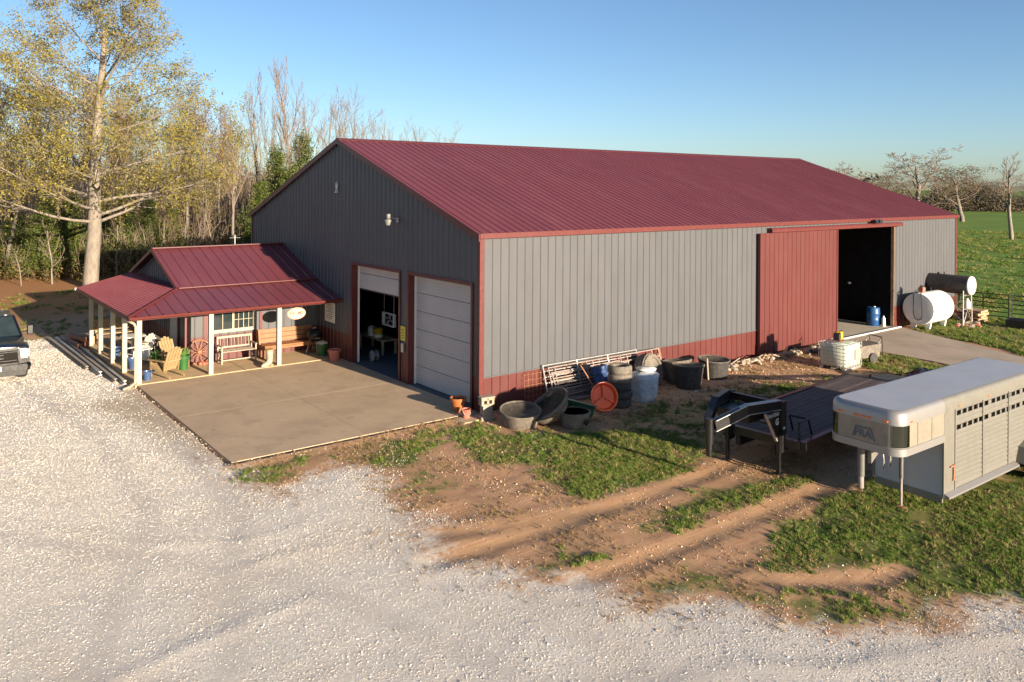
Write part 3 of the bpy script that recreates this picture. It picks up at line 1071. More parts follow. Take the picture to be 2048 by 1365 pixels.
for s in (0, 1):
    y0 = -OV if s == 0 else W + OV
    z0 = H - OV * PITCH
    mb = MB()
    mb.prism([(y0, z0 - .17), (W / 2, RZ - .15), (W / 2, RZ + .05), (y0, z0 + .045)], -OR - .035, -OR - .005, 'yz')
    mb.build("rake_trim", M['redtrim'], barn)
    mb = MB()
    mb.prism([(y0, z0 - .03), (W / 2, RZ - .02), (W / 2, RZ + .01), (y0, z0)], -OR - .004, -0.026, 'yz')
    mb.build("rake_soffit", M['redtrim'], barn)
# far rake
mb = MB()
mb.prism([(-OV, H - OV * PITCH - .15), (W / 2, RZ - .13), (W / 2, RZ + .05), (-OV, H - OV * PITCH + .045)], L + OR, L + OR + .03, 'yz')
mb.build("rake_trim", M['redtrim'], barn)
# corner trims
for (x0, y0, x1, y1) in ((-.035, -.035, .12, -.001), (-.035, -.001, -.001, .12)):
    MB().box(x0, y0, -.03, x1, y1, H - .02).build("corner_trim", M['redtrim'], barn)
MB().box(L - .1, -.035, -.03, L + .03, -.001, H - .02).build("corner_trim", M['redtrim'], barn)
MB().box(-.035, W - .1, -.03, -.001, W + .03, H - .02).build("corner_trim", M['redtrim'], barn)
MB().box(23.99, -.04, -.02, 24.2, -.026, WZ).build("jamb_trim", M['redtrim'], barn)
MB().box(23.985, -.045, WZ, 24.09, -.026, 4.78).build("jamb_trim", M['siding'], barn)
MB().box(23.96, -.03, 0, 23.985, .12, 4.72).build("jamb_post", M['pallet'], barn)
# garage doors: deep red jambs, white stops, sectional doors
RV = 0.24
for (y0, y1, closed) in ((D1[0], D1[1], False), (D2[0], D2[1], True)):
    fr = MB()
    fr.box(-.04, y0 - .1, -.01, -.026, y0, DT + .1).box(-.04, y1, -.01, -.026, y1 + .1, DT + .1).box(-.04, y0, DT, -.026, y1, DT + .1)
    fr.box(-.026, y0 - .02, -.01, RV, y0 + .004, DT + .02).box(-.026, y1 - .004, -.01, RV, y1 + .02, DT + .02).box(-.026, y0, DT - .004, RV, y1, DT + .02)
    fr.build("door_frame", M['redtrim'], barn)
    st = MB()
    st.box(RV - .05, y0 + .004, 0, RV + .01, y0 + .05, DT).box(RV - .05, y1 - .05, 0, RV + .01, y1 - .004, DT).box(RV - .05, y0 + .05, DT - .05, RV + .01, y1 - .05, DT)
    st.build("door_stop", M['white'], barn)
    gd = bpy.data.objects.new("garage_door", None)
    C.objects.link(gd)
    gd.parent = barn
    gd.location = (RV + .012, 0, 0)
    if closed:
        n, zb, zt = 6, 0.02, DT
    else:
        n, zb, zt = 2, 2.72, 2.72 + 1.2
    hh = (zt - zb) / n
    for k in range(n):
        z0, z1 = zb + k * hh + .006, zb + (k + 1) * hh - .006
        if not closed:
            z0, z1 = (2.73, 3.29) if k == 0 else (3.302, 3.62)
        mb = MB()
        # slightly ribbed section face
        yy0, yy1 = y0 + .01, y1 - .01
        prof = [(0.05, z0), (0.012, z0), (0.0, z0 + .012)]
        zz = z0 + .012
        while zz < z1 - .12:
            prof += [(0.0, zz + .085), (0.005, zz + .092), (0.005, zz + .098), (0.0, zz + .105)]
            zz += .105
        prof += [(0.0, z1 - .012), (0.012, z1), (0.05, z1)]
        vs, fs = [], []
        for (xx, z) in prof:
            vs += [(xx, yy0, z), (xx, yy1, z)]
        for i in range(len(prof) - 1):
            fs.append((2 * i, 2 * i + 1, 2 * i + 3, 2 * i + 2))
        mb.add(vs, fs)
        mb.build("door_section", M['gdoor'], gd)
    sb = MB().box(-.004, y0 + .02, zb - .03 if not closed else .005, .03, y1 - .02, (zb if not closed else .025))
    sb.build("bottom_seal", M['rubber'], gd)
# sliding door, slid open to the left, and its track
sd = bpy.data.objects.new("sliding_door", None)
C.objects.link(sd)
sd.parent = barn
sd.location = (0, -0.17, 0)
sx0, sx1, sz0, sz1 = 13.22, 18.8, 0.03, 4.74
cs = cuts(sx0 + .07, sx1 - .07, 3 * RIB, [])
PD = lambda u, v, n: (u, -n - .003, v)
for a, b_ in zip(cs[:-1], cs[1:]):
    mb = MB()
    ribsheet(mb, a, b_, lambda u: sz0, lambda u: sz1, PD)
    mb.build("door_panel", M['red'], sd)
mb = MB()
mb.box(sx0, -.03, sz0, sx0 + .07, .09, sz1).box(sx1 - .07, -.03, sz0, sx1, .09, sz1)
mb.box(sx0 + .07, .002, sz0, sx1 - .07, .085, sz0 + .12).box(sx0 + .07, .002, sz1 - .12, sx1 - .07, .085, sz1)
mb.build("door_rail", M['redtrim'], sd)
tk = MB()
tk.prism([(-.27, 4.77), (-.25, 4.75), (-.03, 4.75), (-.03, 4.93), (-.22, 4.93), (-.27, 4.86)], 13.9, 24.35, 'yz')
tk.build("door_track", M['redtrim'], barn)
th = MB().box(18.8, -.34, .004, 24.1, -.24, .05).build("door_guide", M['white'], barn)

# ------------------------------------------------------------------ porch house
ho = thing("porch_house", "low red roofed office with cream posts and a wraparound porch", "house", (0, 0, 0))
HY, HX = 11.1, -5.05
cs = cuts(HX, -0.03, 3 * RIB, [])
PH = lambda u, v, n: (u, HY - n, v)
for a, b_ in zip(cs[:-1], cs[1:]):
    mb = MB()
    ribsheet(mb, a, b_, lambda u: .02, lambda u: WZ, PH)
    mb.build("wainscot_panel", M['red'], ho)
    mb = MB()
    ribsheet(mb, a, b_, lambda u: WZ + .003, lambda u: 2.7, PH)
    mb.build("wall_panel", M['siding'], ho)
cs = cuts(HY, 18.1, 3 * RIB, [])
PW = lambda u, v, n: (HX - n, u, v)
gabz = lambda u: 2.72 + (3.92 - 2.72) * (1 - abs(u - 14.6) / 3.5)
for a, b_ in zip(cs[:-1], cs[1:]):
    mb = MB()
    ribsheet(mb, a, b_, lambda u: .02, lambda u: WZ, PW)
    mb.build("wainscot_panel", M['red'], ho)
    mb = MB()
    ribsheet(mb, a, b_, lambda u: WZ + .003, lambda u: gabz(u), PW)
    mb.build("wall_panel", M['siding'], ho)
MB().box(HX + .01, 18.1, 0, 0, 18.15, 2.7).build("rear_wall", M['siding'], ho)
MB().box(HX - .035, HY - .035, .02, HX + .1, HY - .026, 2.6).box(HX - .035, HY - .026, .02, HX - .026, HY + .1, 2.6).build("corner_trim", M['redtrim'], ho)
for xx in (-4.42, -2.36):
    MB().box(xx, HY - .04, WZ + .0, xx + .11, HY - .026, 2.45).build("wall_trim", M['redtrim'], ho)
# roofs: front slope in two pitches, west shed, hips
ZE, ZB, ZR = 2.24, 2.78, 3.97
YE, YB, YR = 8.85, 11.2, 14.6
XE, XG = -7.42, -5.36
UP = bpy.data.objects.new("upper_roof", None)
C.objects.link(UP)
UP.parent = ho
LO = bpy.data.objects.new("porch_roof", None)
C.objects.link(LO)
LO.parent = ho
HR = 0.4064


def slope_panels(parent, a, b_, y0, z0, y1, z1, lo=None, step=2 * HR):
    s = math.hypot(y1 - y0, z1 - z0)
    cy, sy = (y1 - y0) / s, (z1 - z0) / s
    Pn = lambda u, v, n: (u, y0 + v * cy - n * sy, z0 + v * sy + n * cy)
    c_ = cuts(a, b_, step, [])
    for p_, q in zip(c_[:-1], c_[1:]):
        mb = MB()
        ribsheet(mb, p_, q, lambda u: 0.0, (lambda u: s) if lo is None else (lambda u: max(0.02, min(s, lo(u) * s))), Pn, pitch=HR, h=0.028, base=0.028, top=0.012, off=0.1)
        mb.build("roof_panel", M['roof'], parent)


slope_panels(UP, XG, -.03, YB - .12, ZB - .02 + .03, YR, ZR)
slope_panels(UP, XG, -.03, 2 * YR - YB + .12, ZB - .02 + .03, YR, ZR)
hipx = XG + .1
slope_panels(LO, XE, -.03, YE, ZE, YB, ZB, lo=lambda u: (u - XE) / (hipx - XE))
s = math.hypot(hipx - XE, ZB - ZE)
cx_, sx_ = (hipx - XE) / s, (ZB - ZE) / s
Pw = lambda u, v, n: (XE + v * cx_ - n * sx_, u, ZE + v * sx_ + n * cx_)
c_ = cuts(YE, 18.0, 3 * RIB, [])
for p_, q in zip(c_[:-1], c_[1:]):
    mb = MB()
    ribsheet(mb, p_, q, lambda u: 0.0, lambda u: max(.02, min(s, (u - YE) / (YB - YE) * s)), Pw, h=0.026)
    mb.build("roof_panel", M['roof'], LO)
mb = MB()
mb.tube([(XE - .01, YE - .01, ZE + .03), (hipx, YB, ZB + .03)], .035, 6)
mb.build("hip_cap", M['redtrim'], LO)
MB().beam((XG + .05, YB - .14, ZB + .02), (-.03, YB - .14, ZB + .02), .1, .03).build("roof_flashing", M['redtrim'], LO)
MB().beam((XG, YR, ZR + .03), (-.03, YR, ZR + .03), .3, .03).build("ridge_cap", M['redtrim'], UP)
mb = MB()
mb.prism([(YB - .14, ZB - .12), (YR, ZR - .12), (2 * YR - YB + .14, ZB - .12), (2 * YR - YB + .14, ZB + .02), (YR, ZR + .02), (YB - .14, ZB + .02)], XG - .03, XG - .002, 'yz')
mb.build("rake_trim", M['redtrim'], UP)
# gutter along the front, white fascia along the west side
mb = MB()
mb.prism([(YE - .13, ZE + .01), (YE - .11, ZE - .06), (YE - .07, ZE - .1), (YE - .005, ZE - .1), (YE - .005, ZE - .085), (YE - .065, ZE - .085), (YE - .095, ZE - .05), (YE - .115, ZE + .01)], XE - .03, -.06, 'yz')
mb.build("gutter", M['redtrim'], LO)
MB().box(XE - .015, YE + .02, ZE - .12, XE + .01, 18.0, ZE - .01).build("fascia", M['redtrim'], LO)
MB().box(XE - .06, 17.9, ZE - .1, XE + .06, 18.06, ZE + .0).build("gutter_end", M['white'], LO)
MB().box(XE + .05, YE + .06, ZE - .13, -.05, YE + .12, ZE - .03).build("fascia", M['redtrim'], LO)
mb = MB()
mb.box(-7.14, 9.07, 2.13, -.05, 9.2, 2.2).box(-7.14, 9.2, 2.13, -7.0, 17.9, 2.2)
mb.build("porch_beam", M['red'], ho)
MB().box(-7.0, 9.2, 2.21, -.05, HY - .03, 2.23).box(-7.0, HY - .03, 2.21, HX - .04, 17.9, 2.23).build("porch_ceiling", M['siding'], ho)
for (px, py) in ((-7.07, 9.13), (-4.78, 9.13), (-2.37, 9.13), (-7.07, 11.15), (-7.07, 12.97), (-7.07, 15.05), (-7.07, 16.85)):
    mb = MB().cbox(px - .075, py - .075, .02, px + .075, py + .075, 2.135, .008)
    mb.build("porch_post", M['post'], ho)
    mb = MB().cbox(px - .09, py - .09, .02, px + .09, py + .09, .1, .006)
mb = MB()
mb.tube([(-7.46, 9.2, 2.13), (-7.36, 9.16, 2.08), (-7.24, 9.03, 2.0), (-7.2, 8.99, 1.9), (-7.2, 8.99, .22), (-7.22, 8.96, .1), (-7.4, 8.8, .04), (-7.62, 8.62, .03)], .042, 8)
mb.build("downspout", M['post'], ho)
# window
win = bpy.data.objects.new("window", None)
C.objects.link(win)
win.parent = ho
win.location = (-3.36, HY - .03, 1.16)
mb = MB()
ww, wh = .74, .95
mb.box(-ww - .08, -.04, -.08, ww + .08, .0, 0).box(-ww - .08, -.04, wh, ww + .08, .0, wh + .08).box(-ww - .08, -.04, 0, -ww, 0, wh).box(ww, -.04, 0, ww + .08, 0, wh).box(-.035, -.03, 0, .035, 0, wh)
mb.build("window_frame", M['post'], win)
MB().box(-ww - .1, -.07, -.11, ww + .1, -.0, -.081).build("window_sill", M['post'], win)
for s_ in (-1, 1):
    MB().box(min(s_ * .035, s_ * ww), -.012, 0, max(s_ * .035, s_ * ww), -.004, wh).build("window_pane", M['glass'], win)
    mb = MB()
    cxm = s_ * (ww + .035) / 2
    mb.box(cxm - .01, -.02, 0, cxm + .01, -.012, wh)
    if s_ == 1:
        for z in (.32, .64):
            mb.box(.035, -.018, z - .008, ww, -.012, z + .008)
        for xx in (.2, .58):
            mb.box(xx - .008, -.019, 0, xx + .008, -.012, wh)
    mb.build("window_bar", M['post'], win)
# side door and small window on the shaded west wall
mb = MB().box(HX - .05, 12.0, .02, HX - .027, 12.95, 2.08)
mb.build("side_door", M['gdoor'], ho)
mb = MB()
mb.box(HX - .06, 11.9, .02, HX - .027, 12.0, 2.18).box(HX - .06, 12.95, .02, HX - .027, 13.05, 2.18).box(HX - .06, 12.0, 2.08, HX - .027, 12.95, 2.18)
mb.build("door_frame", M['redtrim'], ho)
mb = MB()
mb.tube([(-2.0, 14.9, ZR + .02), (-2.0, 14.9, ZR + .42)], .014, 6)
mb.tube([(-2.22, 14.9, ZR + .3), (-1.78, 14.9, ZR + .3)], .01, 6)
mb.tube([(-2.12, 14.78, ZR + .36), (-1.88, 15.02, ZR + .36)], .01, 6)
mb.build("roof_antenna", M['steel'], ho)

# ------------------------------------------------------------------ things on and around the barn
G0 = -0.045


M['lampgrey'] = pmat('lamp_grey', (0.16, 0.16, 0.15), 0.5)


def wall_lamp():
    t = thing("yard_lamp", "grey dusk to dawn yard lamp on the dark gable", "lamp", (-0.03, 4.72, 5.27))
    t.scale = (.85, .85, .85)
    MB().lathe([(.0, .36), (.07, .36), (.085, .34), (.085, .2), (.06, .17)], (-.42, 0, 0), 14).build("lamp_housing", M['lampgrey'], t, True, angle=40)
    MB().lathe([(.06, .17), (.15, .13), (.155, .1), (.11, -.08), (.0, -.1)], (-.42, 0, 0), 16).build("lamp_shade", M['lampgrey'], t, True, angle=40)
    MB().tube([(0, -.02, .1), (-.12, -.02, .16), (-.34, 0, .24)], .022, 8).build("lamp_arm", M['steel'], t)
    MB().box(-.03, -.08, .02, .006, .06, .2).build("mounting_plate", M['steel'], t)


wall_lamp()


def gable_ornament():
    t = thing("gable_ornament", "small white wire ornament hung high on the gable", "ornament", (-.03, 9.32, 6.25))
    t.scale = (.62, .62, .62)
    ring = [(-.06, .13 * math.sin(a), .42 + .2 * math.cos(a)) for a in [i * math.pi / 8 for i in range(17)]]
    MB().tube(ring, .016, 6).build("ring", M['white'], t)
    MB().tube([(-.06, 0, .5), (-.06, .1, .02)], .022, 6).tube([(-.06, 0, .5), (-.06, -.1, .02)], .022, 6).build("leg", M['white'], t)
    MB().box(-.14, -.15, -.03, .006, .15, .02).build("base_plate", M['white'], t)


gable_ornament()


def flood_light():
    t = thing("flood_light", "black twin flood light under the eave above the open doorway", "flood light", (21.9, -.16, 4.98))
    MB().box(-.1, -.02, -.02, .1, .13, .12).build("bracket", M['black'], t)
    for s in (-1, 1):
        mb = MB()
        mb.prism([(-.24, -.03), (-.05, -.02), (-.03, .1), (-.2, .13)], s * .17 - .12, s * .17 + .12, 'yz')
        mb.build("lamp_head", M['black'], t)


flood_light()

t = thing("notice_board", "white printed notice on the dark wall beside the porch", "notice", (-.04, 9.86, 1.62))
MB().cbox(-.015, -.43, -.38, .01, .43, .38, .004).build("panel", M['paper'], t)
mb = MB()
for k, (a, b_) in enumerate(((-.2, .22), (-.3, .3), (-.28, .2), (-.3, .28), (-.25, .1), (-.3, .3), (-.2, .24))):
    mb.box(-.019, a, .26 - k * .085, -.0155, b_, .285 - k * .085)
mb.build("print", M['inkgrey'], t)
t = thing("caution_sign", "yellow sign with keypad box between the garage doors", "sign", (-.045, 4.3, 1.63))
MB().cbox(-.01, -.15, -.24, .012, .15, .24, .003).build("panel", pmat('sign_yellow', (0.62, 0.5, 0.05), 0.5, var=.06), t)
mb = MB()
for z in (.12, .03, -.06, -.14):
    mb.box(-.014, -.1, z - .012, -.0105, .1, z + .012)
mb.build("print", M['inkgrey'], t)
MB().cbox(-.05, -.08, -.62, .012, .06, -.32, .006).build("keypad", M['steel'], t)

# ------------------------------------------------------------------ porch furniture
F0 = 0.02


def park_bench():
    t = thing("park_bench", "weathered white slatted park bench against the porch wall", "bench", (-3.37, 10.62, F0), 0.0)
    w = .62
    for s in (-1, 1):
        x = s * w
        MB().beam((x, -.24, 0), (x, -.24, .62), .05, .05).build("leg", M['greywood'], t)
        MB().beam((x, .2, 0), (x, .3, .92), .05, .06).build("leg", M['greywood'], t)
        MB().beam((x, -.3, .63), (x, .26, .63), .06, .035).build("armrest", M['greywood'], t)
        mb = MB()
        for a in range(12):
            th0, th1 = a * math.pi / 6, (a + 1) * math.pi / 6
            mb.beam((x, -.02 + .13 * math.cos(th0), .3 + .13 * math.sin(th0)), (x, -.02 + .13 * math.cos(th1), .3 + .13 * math.sin(th1)), .03, .025)
        mb.build("scroll", M['greywood'], t)
        MB().beam((x, -.24, .1), (x, .2, .1), .03, .04).build("side_rail", M['greywood'], t)
    for k in range(5):
        y = -.25 + k * .105
        MB().cbox(-w + .03, y, .41, w - .03, y + .085, .44, .004).build("seat_slat", M['greywood'], t)
    MB().beam((-w, .29, .88), (w, .29, .88), .04, .08).build("back_rail", M['greywood'], t)
    MB().beam((-w, .245, .52), (w, .245, .52), .035, .06).build("back_rail", M['greywood'], t)
    for k in range(9):
        x = -w + .1 + k * (2 * w - .2) / 8
        MB().beam((x, .245, .54), (x, .288, .85), .07, .018, (1, 0, 0)).build("back_slat", M['greywood'], t)
    MB().beam((-w, -.2, .12), (w, -.2, .12), .03, .04).build("stretcher", M['greywood'], t)


park_bench()


def plank_bench():
    t = thing("plank_bench", "long orange wooden plank bench at the end of the porch wall", "bench", (-1.4, 10.65, F0))
    x0, x1 = -1.13, 1.1
    for k in range(2):
        y = -.26 + k * .25
        MB().cbox(x0, y, .4, x1, y + .235, .46, .008).build("seat_plank", M['wood'], t)
    for k in range(3):
        z = .5 + k * .17
        MB().add([(x0, .26 + k * .03, z), (x1, .26 + k * .03, z), (x1, .3 + k * .03, z), (x0, .3 + k * .03, z), (x0, .285 + k * .03, z + .15), (x1, .285 + k * .03, z + .15), (x1, .325 + k * .03, z + .15), (x0, .325 + k * .03, z + .15)], [(3, 2, 1, 0), (4, 5, 6, 7), (0, 1, 5, 4), (1, 2, 6, 5), (2, 3, 7, 6), (3, 0, 4, 7)]).build("back_plank", M['wood'], t)
    for x in (x0 + .12, x1 - .15):
        MB().box(x - .04, -.22, 0, x + .04, -.14, .4).build("leg", M['wood'], t)
        MB().box(x - .04, .16, 0, x + .04, .24, .4).build("leg", M['wood'], t)
        MB().beam((x, .25, .36), (x, .36, 1.0), .08, .05).build("back_support", M['wood'], t)
    MB().box(x0, -.27, .32, x1, -.24, .399).build("apron_board", M['wood'], t)


plank_bench()


def adirondack(loc, rz, mat, label):
    t = thing("adirondack_chair", label, "chair", loc, rz, "adirondack chairs on the porch")
    # front is -y
    for s in (-1, 1):
        x = s * .29
        MB().beam((x, -.42, 0), (x, -.42, .56), .09, .025, (1, 0, 0)).build("front_leg", M[mat], t)
        MB().add([(x - .014, -.44, .3), (x + .014, -.44, .3), (x + .014, -.44, .42), (x - .014, -.44, .42), (x - .014, .5, .0), (x + .014, .5, .0), (x + .014, .5, .08), (x - .014, .5, .08)], [(3, 2, 1, 0), (4, 5, 6, 7), (0, 1, 5, 4), (1, 2, 6, 5), (2, 3, 7, 6), (3, 0, 4, 7)]).build("rear_leg", M[mat], t)
        MB().cbox(x + s * .04 - .065, -.48, .56, x + s * .04 + .065, .26, .585, .005).build("armrest", M[mat], t)
        MB().beam((x, .2, .2), (x, .24, .56), .06, .02, (1, 0, 0)).build("arm_support", M[mat], t)
    for k in range(6):
        y = -.42 + k * .1
        z = .425 - (y + .44) * .36
        MB().beam((-.28, y, z), (.28, y, z), .085, .02, (0, .36, 1)).build("seat_slat", M[mat], t)
    for k in range(5):
        x = -.22 + k * .11
        hgt = (.92, 1.0, 1.04, 1.0, .92)[k]
        MB().beam((x, .12, .22), (x * 1.12, .12 + (hgt - .22) * .42, hgt), .1, .02, (0, -.9, .4)).build("back_slat", M[mat], t)
    MB().beam((-.3, .29, .56), (.3, .29, .56), .05, .04).build("back_brace", M[mat], t)
    return t


adirondack((-6.05, 9.72, F0), math.radians(205), 'palewood', "pale wooden adirondack chair near the corner porch post, its back to the yard")
adirondack((-5.5, 11.0, F0), math.radians(25), 'palewood', "pale wooden adirondack chair close to the red house corner")
adirondack((-6.3, 12.2, F0), math.radians(-70), 'white', "white adirondack chair deep under the porch roof")


def wagon_wheel():
    t = thing("wagon_wheel", "rusty red wagon wheel leaning against the house wall", "wagon wheel", (-4.62, 10.93, F0 + .43))
    t.rotation_euler = (math.radians(-10), 0, 0)
    R = .43
    ring = [(R * math.cos(a), 0, R * math.sin(a)) for a in [i * 2 * math.pi / 24 for i in range(25)]]
    MB().tube(ring, .026, 6, False).build("rim", M['rust'], t)
    MB().lathe([(.0, -.06), (.06, -.06), (.07, .05), (.0, .06)], (0, 0, 0), 12, 'y').build("hub", M['rust'], t)
    for k in range(10):
        a = k * 2 * math.pi / 10
        MB().tube([(.05 * math.cos(a), 0, .05 * math.sin(a)), (R * math.cos(a), 0, R * math.sin(a))], .015, 5).build("spoke", M['rust'], t)


wagon_wheel()
mb = MB()
for k in range(7):
    a = k * .9
    mb.lathe([(0, 0), (.07, .02), (.08, .06), (.04, .11), (0, .12)], (-4.5 + .16 * math.cos(a), 10.74 + .1 * math.sin(a), F0), 7)
tag(mb.build("stone_pile", M['terradull'], None, True), "little pile of reddish stones at the wagon wheel", "stones", kind='stuff')


def boot():
    t = thing("cowboy_boot", "carved wooden cowboy boot statue beside the third porch post", "statue", (-2.72, 9.1, F0), math.radians(200))
    # toe towards +x
    rings = []
    path = [(-.0, .58, .13, .1), (-.01, .42, .125, .1), (-.02, .28, .115, .095), (-.0, .17, .125, .09)]
    mb = MB()
    pts = [(.0, 0, .6), (-.005, 0, .45), (-.015, 0, .3), (.0, 0, .18), (.1, 0, .1), (.25, 0, .075), (.36, 0, .06)]
    mb.tube(pts, [.13, .125, .11, .115, .1, .085, .03], 12)
    mb.build("boot_shaft", M['greywood'], t, True)
    MB().prism([(-.12, 0), (-.02, 0), (.0, .08), (-.13, .08)], -.06, .06, 'xz').build("heel", M['palewood'], t)
    MB().lathe([(.15, .57), (.155, .6), (.12, .63), (.1, .6)], (0, 0, 0), 12).build("top_rim", M['palewood'], t, True)


boot()


def kettle_grill():
    t = thing("kettle_grill", "black kettle barbecue on a tripod by the porch corner", "barbecue", (-.48, 10.32, F0))
    MB().lathe([(0, .42), (.12, .44), (.24, .55), (.28, .68), (.285, .7)], (0, 0, 0), 20).build("bowl", M['black'], t, True)
    MB().lathe([(.29, .7), (.285, .74), (.23, .86), (.1, .93), (0, .94)], (0, 0, 0), 20).build("lid", M['black'], t, True)
    MB().tube([(-.05, -.02, .94), (-.05, -.02, .99), (.05, -.02, .99), (.05, -.02, .94)], .013, 6).build("lid_handle", M['steel'], t)
    for a in (0.5, 2.6, 4.7):
        MB().tube([(.16 * math.cos(a), .16 * math.sin(a), .5), (.3 * math.cos(a), .3 * math.sin(a), 0)], .016, 6).build("leg", M['steel'], t)
    MB().lathe([(.0, .2), (.12, .205), (.125, .22)], (0, 0, 0), 14).build("ash_tray", M['steel'], t)
    MB().box(-.1, -.33, .6, .1, -.29, .63).build("bowl_handle", M['palewood'], t)


kettle_grill()


def bin_():
    t = thing("trash_can", "green plastic can with a pale topped lid beside the barbecue", "trash can", (-.42, 9.72, F0))
    MB().lathe([(.0, 0), (.15, 0), (.19, .42), (.205, .43), (.2, .46)], (0, 0, 0), 18).build("body", M['greenplast'], t, True, angle=40)
    MB().lathe([(.21, .46), (.2, .5), (.12, .56), (0, .57)], (0, 0, 0), 18).build("lid", M['sign'], t, True, angle=40)
    MB().tube([(-.07, 0, .56), (0, 0, .61), (.07, 0, .56)], .018, 6).build("handle", M['black'], t)


bin_()


def pot(name, loc, r, h, mat, label, soil=True, plant=0, cat="flower pot", group=None):
    t = thing(name, label, cat, loc, 0, group)
    MB().lathe([(0, 0), (r * .66, 0), (r * .9, h * .8), (r * 1.02, h * .8), (r * 1.06, h), (r * .92, h), (r * .86, h * .8)], (0, 0, 0), 24).build("pot_body", M[mat], t, True, angle=35)
    MB().lathe([(0, h * .82), (r * .88, h * .84)], (0, 0, 0), 20).build("soil", M['soil'], t)
    if plant:
        mb = MB()
        rr = random.Random(int(r * 1000) + plant)
        for k in range(plant):
            a, e = rr.random() * 6.28, rr.random() * .9
            d = Vector((math.cos(a) * e, math.sin(a) * e, 1)).normalized()
            p0 = Vector((math.cos(a) * r * .4 * rr.random(), math.sin(a) * r * .4 * rr.random(), h * .84))
            l = r * (1 + rr.random())
            sd_ = d.cross(Vector((0, 0, 1))).normalized() * r * .14
            mid = p0 + d * l * .6
            mb.add([p0, mid + sd_, p0 + d * l + Vector((0, 0, -.1 * l)), mid - sd_], [(0, 1, 2, 3)])
        mb.build("leaves", M['leafgreen'], t)
    return t


M['leafgreen'] = pmat('leaf_green', (0.07, 0.16, 0.03), 0.6, var=0.3, scale=9)
pot("flower_pot", (-.45, .42, 0), .235, .4, 'terracotta', "bright orange terracotta pot at the barn's near corner")
pot("flower_pot", (-.4, 8.7, 0), .24, .42, 'terradull', "dull red flower pot in the shade by the open garage door")
pot("flower_pot", (-6.72, 9.5, F0), .15, .3, 'bluepot', "small blue pot just behind the corner porch post")
pot("flower_pot", (-6.7, 11.5, F0), .2, .38, 'bluepot', "blue glazed pot at the second side post")
pot("planter", (-6.15, 10.75, F0), .2, .45, 'greenplast', "green planter left of the wooden adirondack chair", plant=40, cat="planter")
pot("planter", (-5.32, 10.42, F0), .22, .5, 'greenplast', "green planter right of the wooden adirondack chair", plant=40, cat="planter")
pot("flower_pot", (-6.7, 14.2, F0), .17, .32, 'bluepot', "dark blue pot between the far side posts")


def pedestal_table():
    t = thing("pedestal_table", "white round pedestal table deep on the side porch", "table", (-6.15, 14.0, F0))
    MB().lathe([(.44, .7), (.45, .715), (.44, .74), (0, .742)], (0, 0, 0), 24).build("table_top", M['white'], t)
    MB().lathe([(.2, .0), (.18, .04), (.06, .08), (.07, .3), (.05, .5), (.1, .69)], (0, 0, 0), 16).build("pedestal", M['white'], t, True)
    return t


pedestal_table()


def plank_box():
    t = thing("wood_bench", "plain pine bench with plank back at the far porch end", "bench", (-6.15, 17.0, F0))
    for k in range(2):
        MB().cbox(-.75, -.26 + k * .24, .4, .75, -.03 + k * .24, .44, .006).build("seat_plank", M['palewood'], t)
    for k in range(3):
        MB().cbox(-.75, .25, .5 + k * .16, .75, .28, .64 + k * .16, .006).build("back_plank", M['palewood'], t)
    for x in (-.65, .65):
        MB().box(x - .04, -.24, 0, x + .04, -.16, .4).build("leg", M['palewood'], t)
        MB().box(x - .04, .28, 0, x + .04, .34, .95).build("leg", M['palewood'], t)


plank_box()


def picnic_table():
    t = thing("white_table", "long white table under the porch behind the wooden chair", "table", (-5.85, 12.9, F0), math.radians(0))
    for k in range(3):
        MB().cbox(-.45 + k * .3, -.7, .7, -.17 + k * .3, .7, .735, .005).build("top_plank", M['greywood'], t)
    for s in (-1, 1):
        MB().beam((-.35, s * .5, 0), (.25, s * .5, .7), .05, .09).build("leg", M['greywood'], t)
        MB().beam((.35, s * .5, 0), (-.25, s * .5, .7), .05, .09).build("leg", M['greywood'], t)


picnic_table()

t = thing("oval_sign", "cream oval sign hanging from the porch eave beside the third post", "sign", (-1.72, 9.1, 1.82), 0)
MB().lathe([(0, -.016), (.35, -.016), (.36, 0), (.35, .016), (0, .016)], (0, 0, 0), 28, 'y', sx=.62, sy=1.0).build("board", M['sign'], t, False)
ring = [(.335 * math.cos(a), -.018, .205 * math.sin(a)) for a in [i * 2 * math.pi / 28 for i in range(29)]]
MB().tube(ring, .008, 5, False).build("border", M['terradull'], t)
text_obj("lettering", "RK  MF", .17, M['ink'], t, (-.01, -.019, .01), (math.pi / 2, 0, 0), .002, .004)
for s in (-1, 1):
    MB().tube([(s * .2, 0, .17), (s * .2, 0, .26)], .006, 5).build("hanger", M['steel'], t)

# long steel beams and logs beside the porch
for k, (xa, ya, xb, yb, hh) in enumerate(((-7.42, 9.4, -7.55, 18.9, .1), (-7.6, 9.9, -7.78, 19.2, .09), (-7.8, 11.2, -7.98, 19.0, .11), (-7.98, 12.5, -8.2, 19.2, .08))):
    mb = MB()
    w = .1
    d = Vector((xb - xa, yb - ya, 0)).normalized()
    n = Vector((d.y, -d.x, 0))
    for (o, ww, z0, z1) in ((0, .1, .0, .02), (0, .015, .02, hh), (0, .1, hh, hh + .02)):
        a = Vector((xa, ya, 0)) + n * o
        b_ = Vector((xb, yb, 0)) + n * o
        mb.beam((a.x, a.y, G0 + .05 + (z0 + z1) / 2), (b_.x, b_.y, G0 + .05 + (z0 + z1) / 2), ww, z1 - z0)
    o = mb.build("steel_beam", M['steel'] if k % 2 == 0 else M['greywood'])
    tag(o, ("steel beam lying closest along the porch edge", "pale beam second from the porch edge on the gravel", "steel beam third from the porch edge on the gravel", "outermost pale beam lying on the gravel by the porch")[k], "beam", "beams lying along the porch")
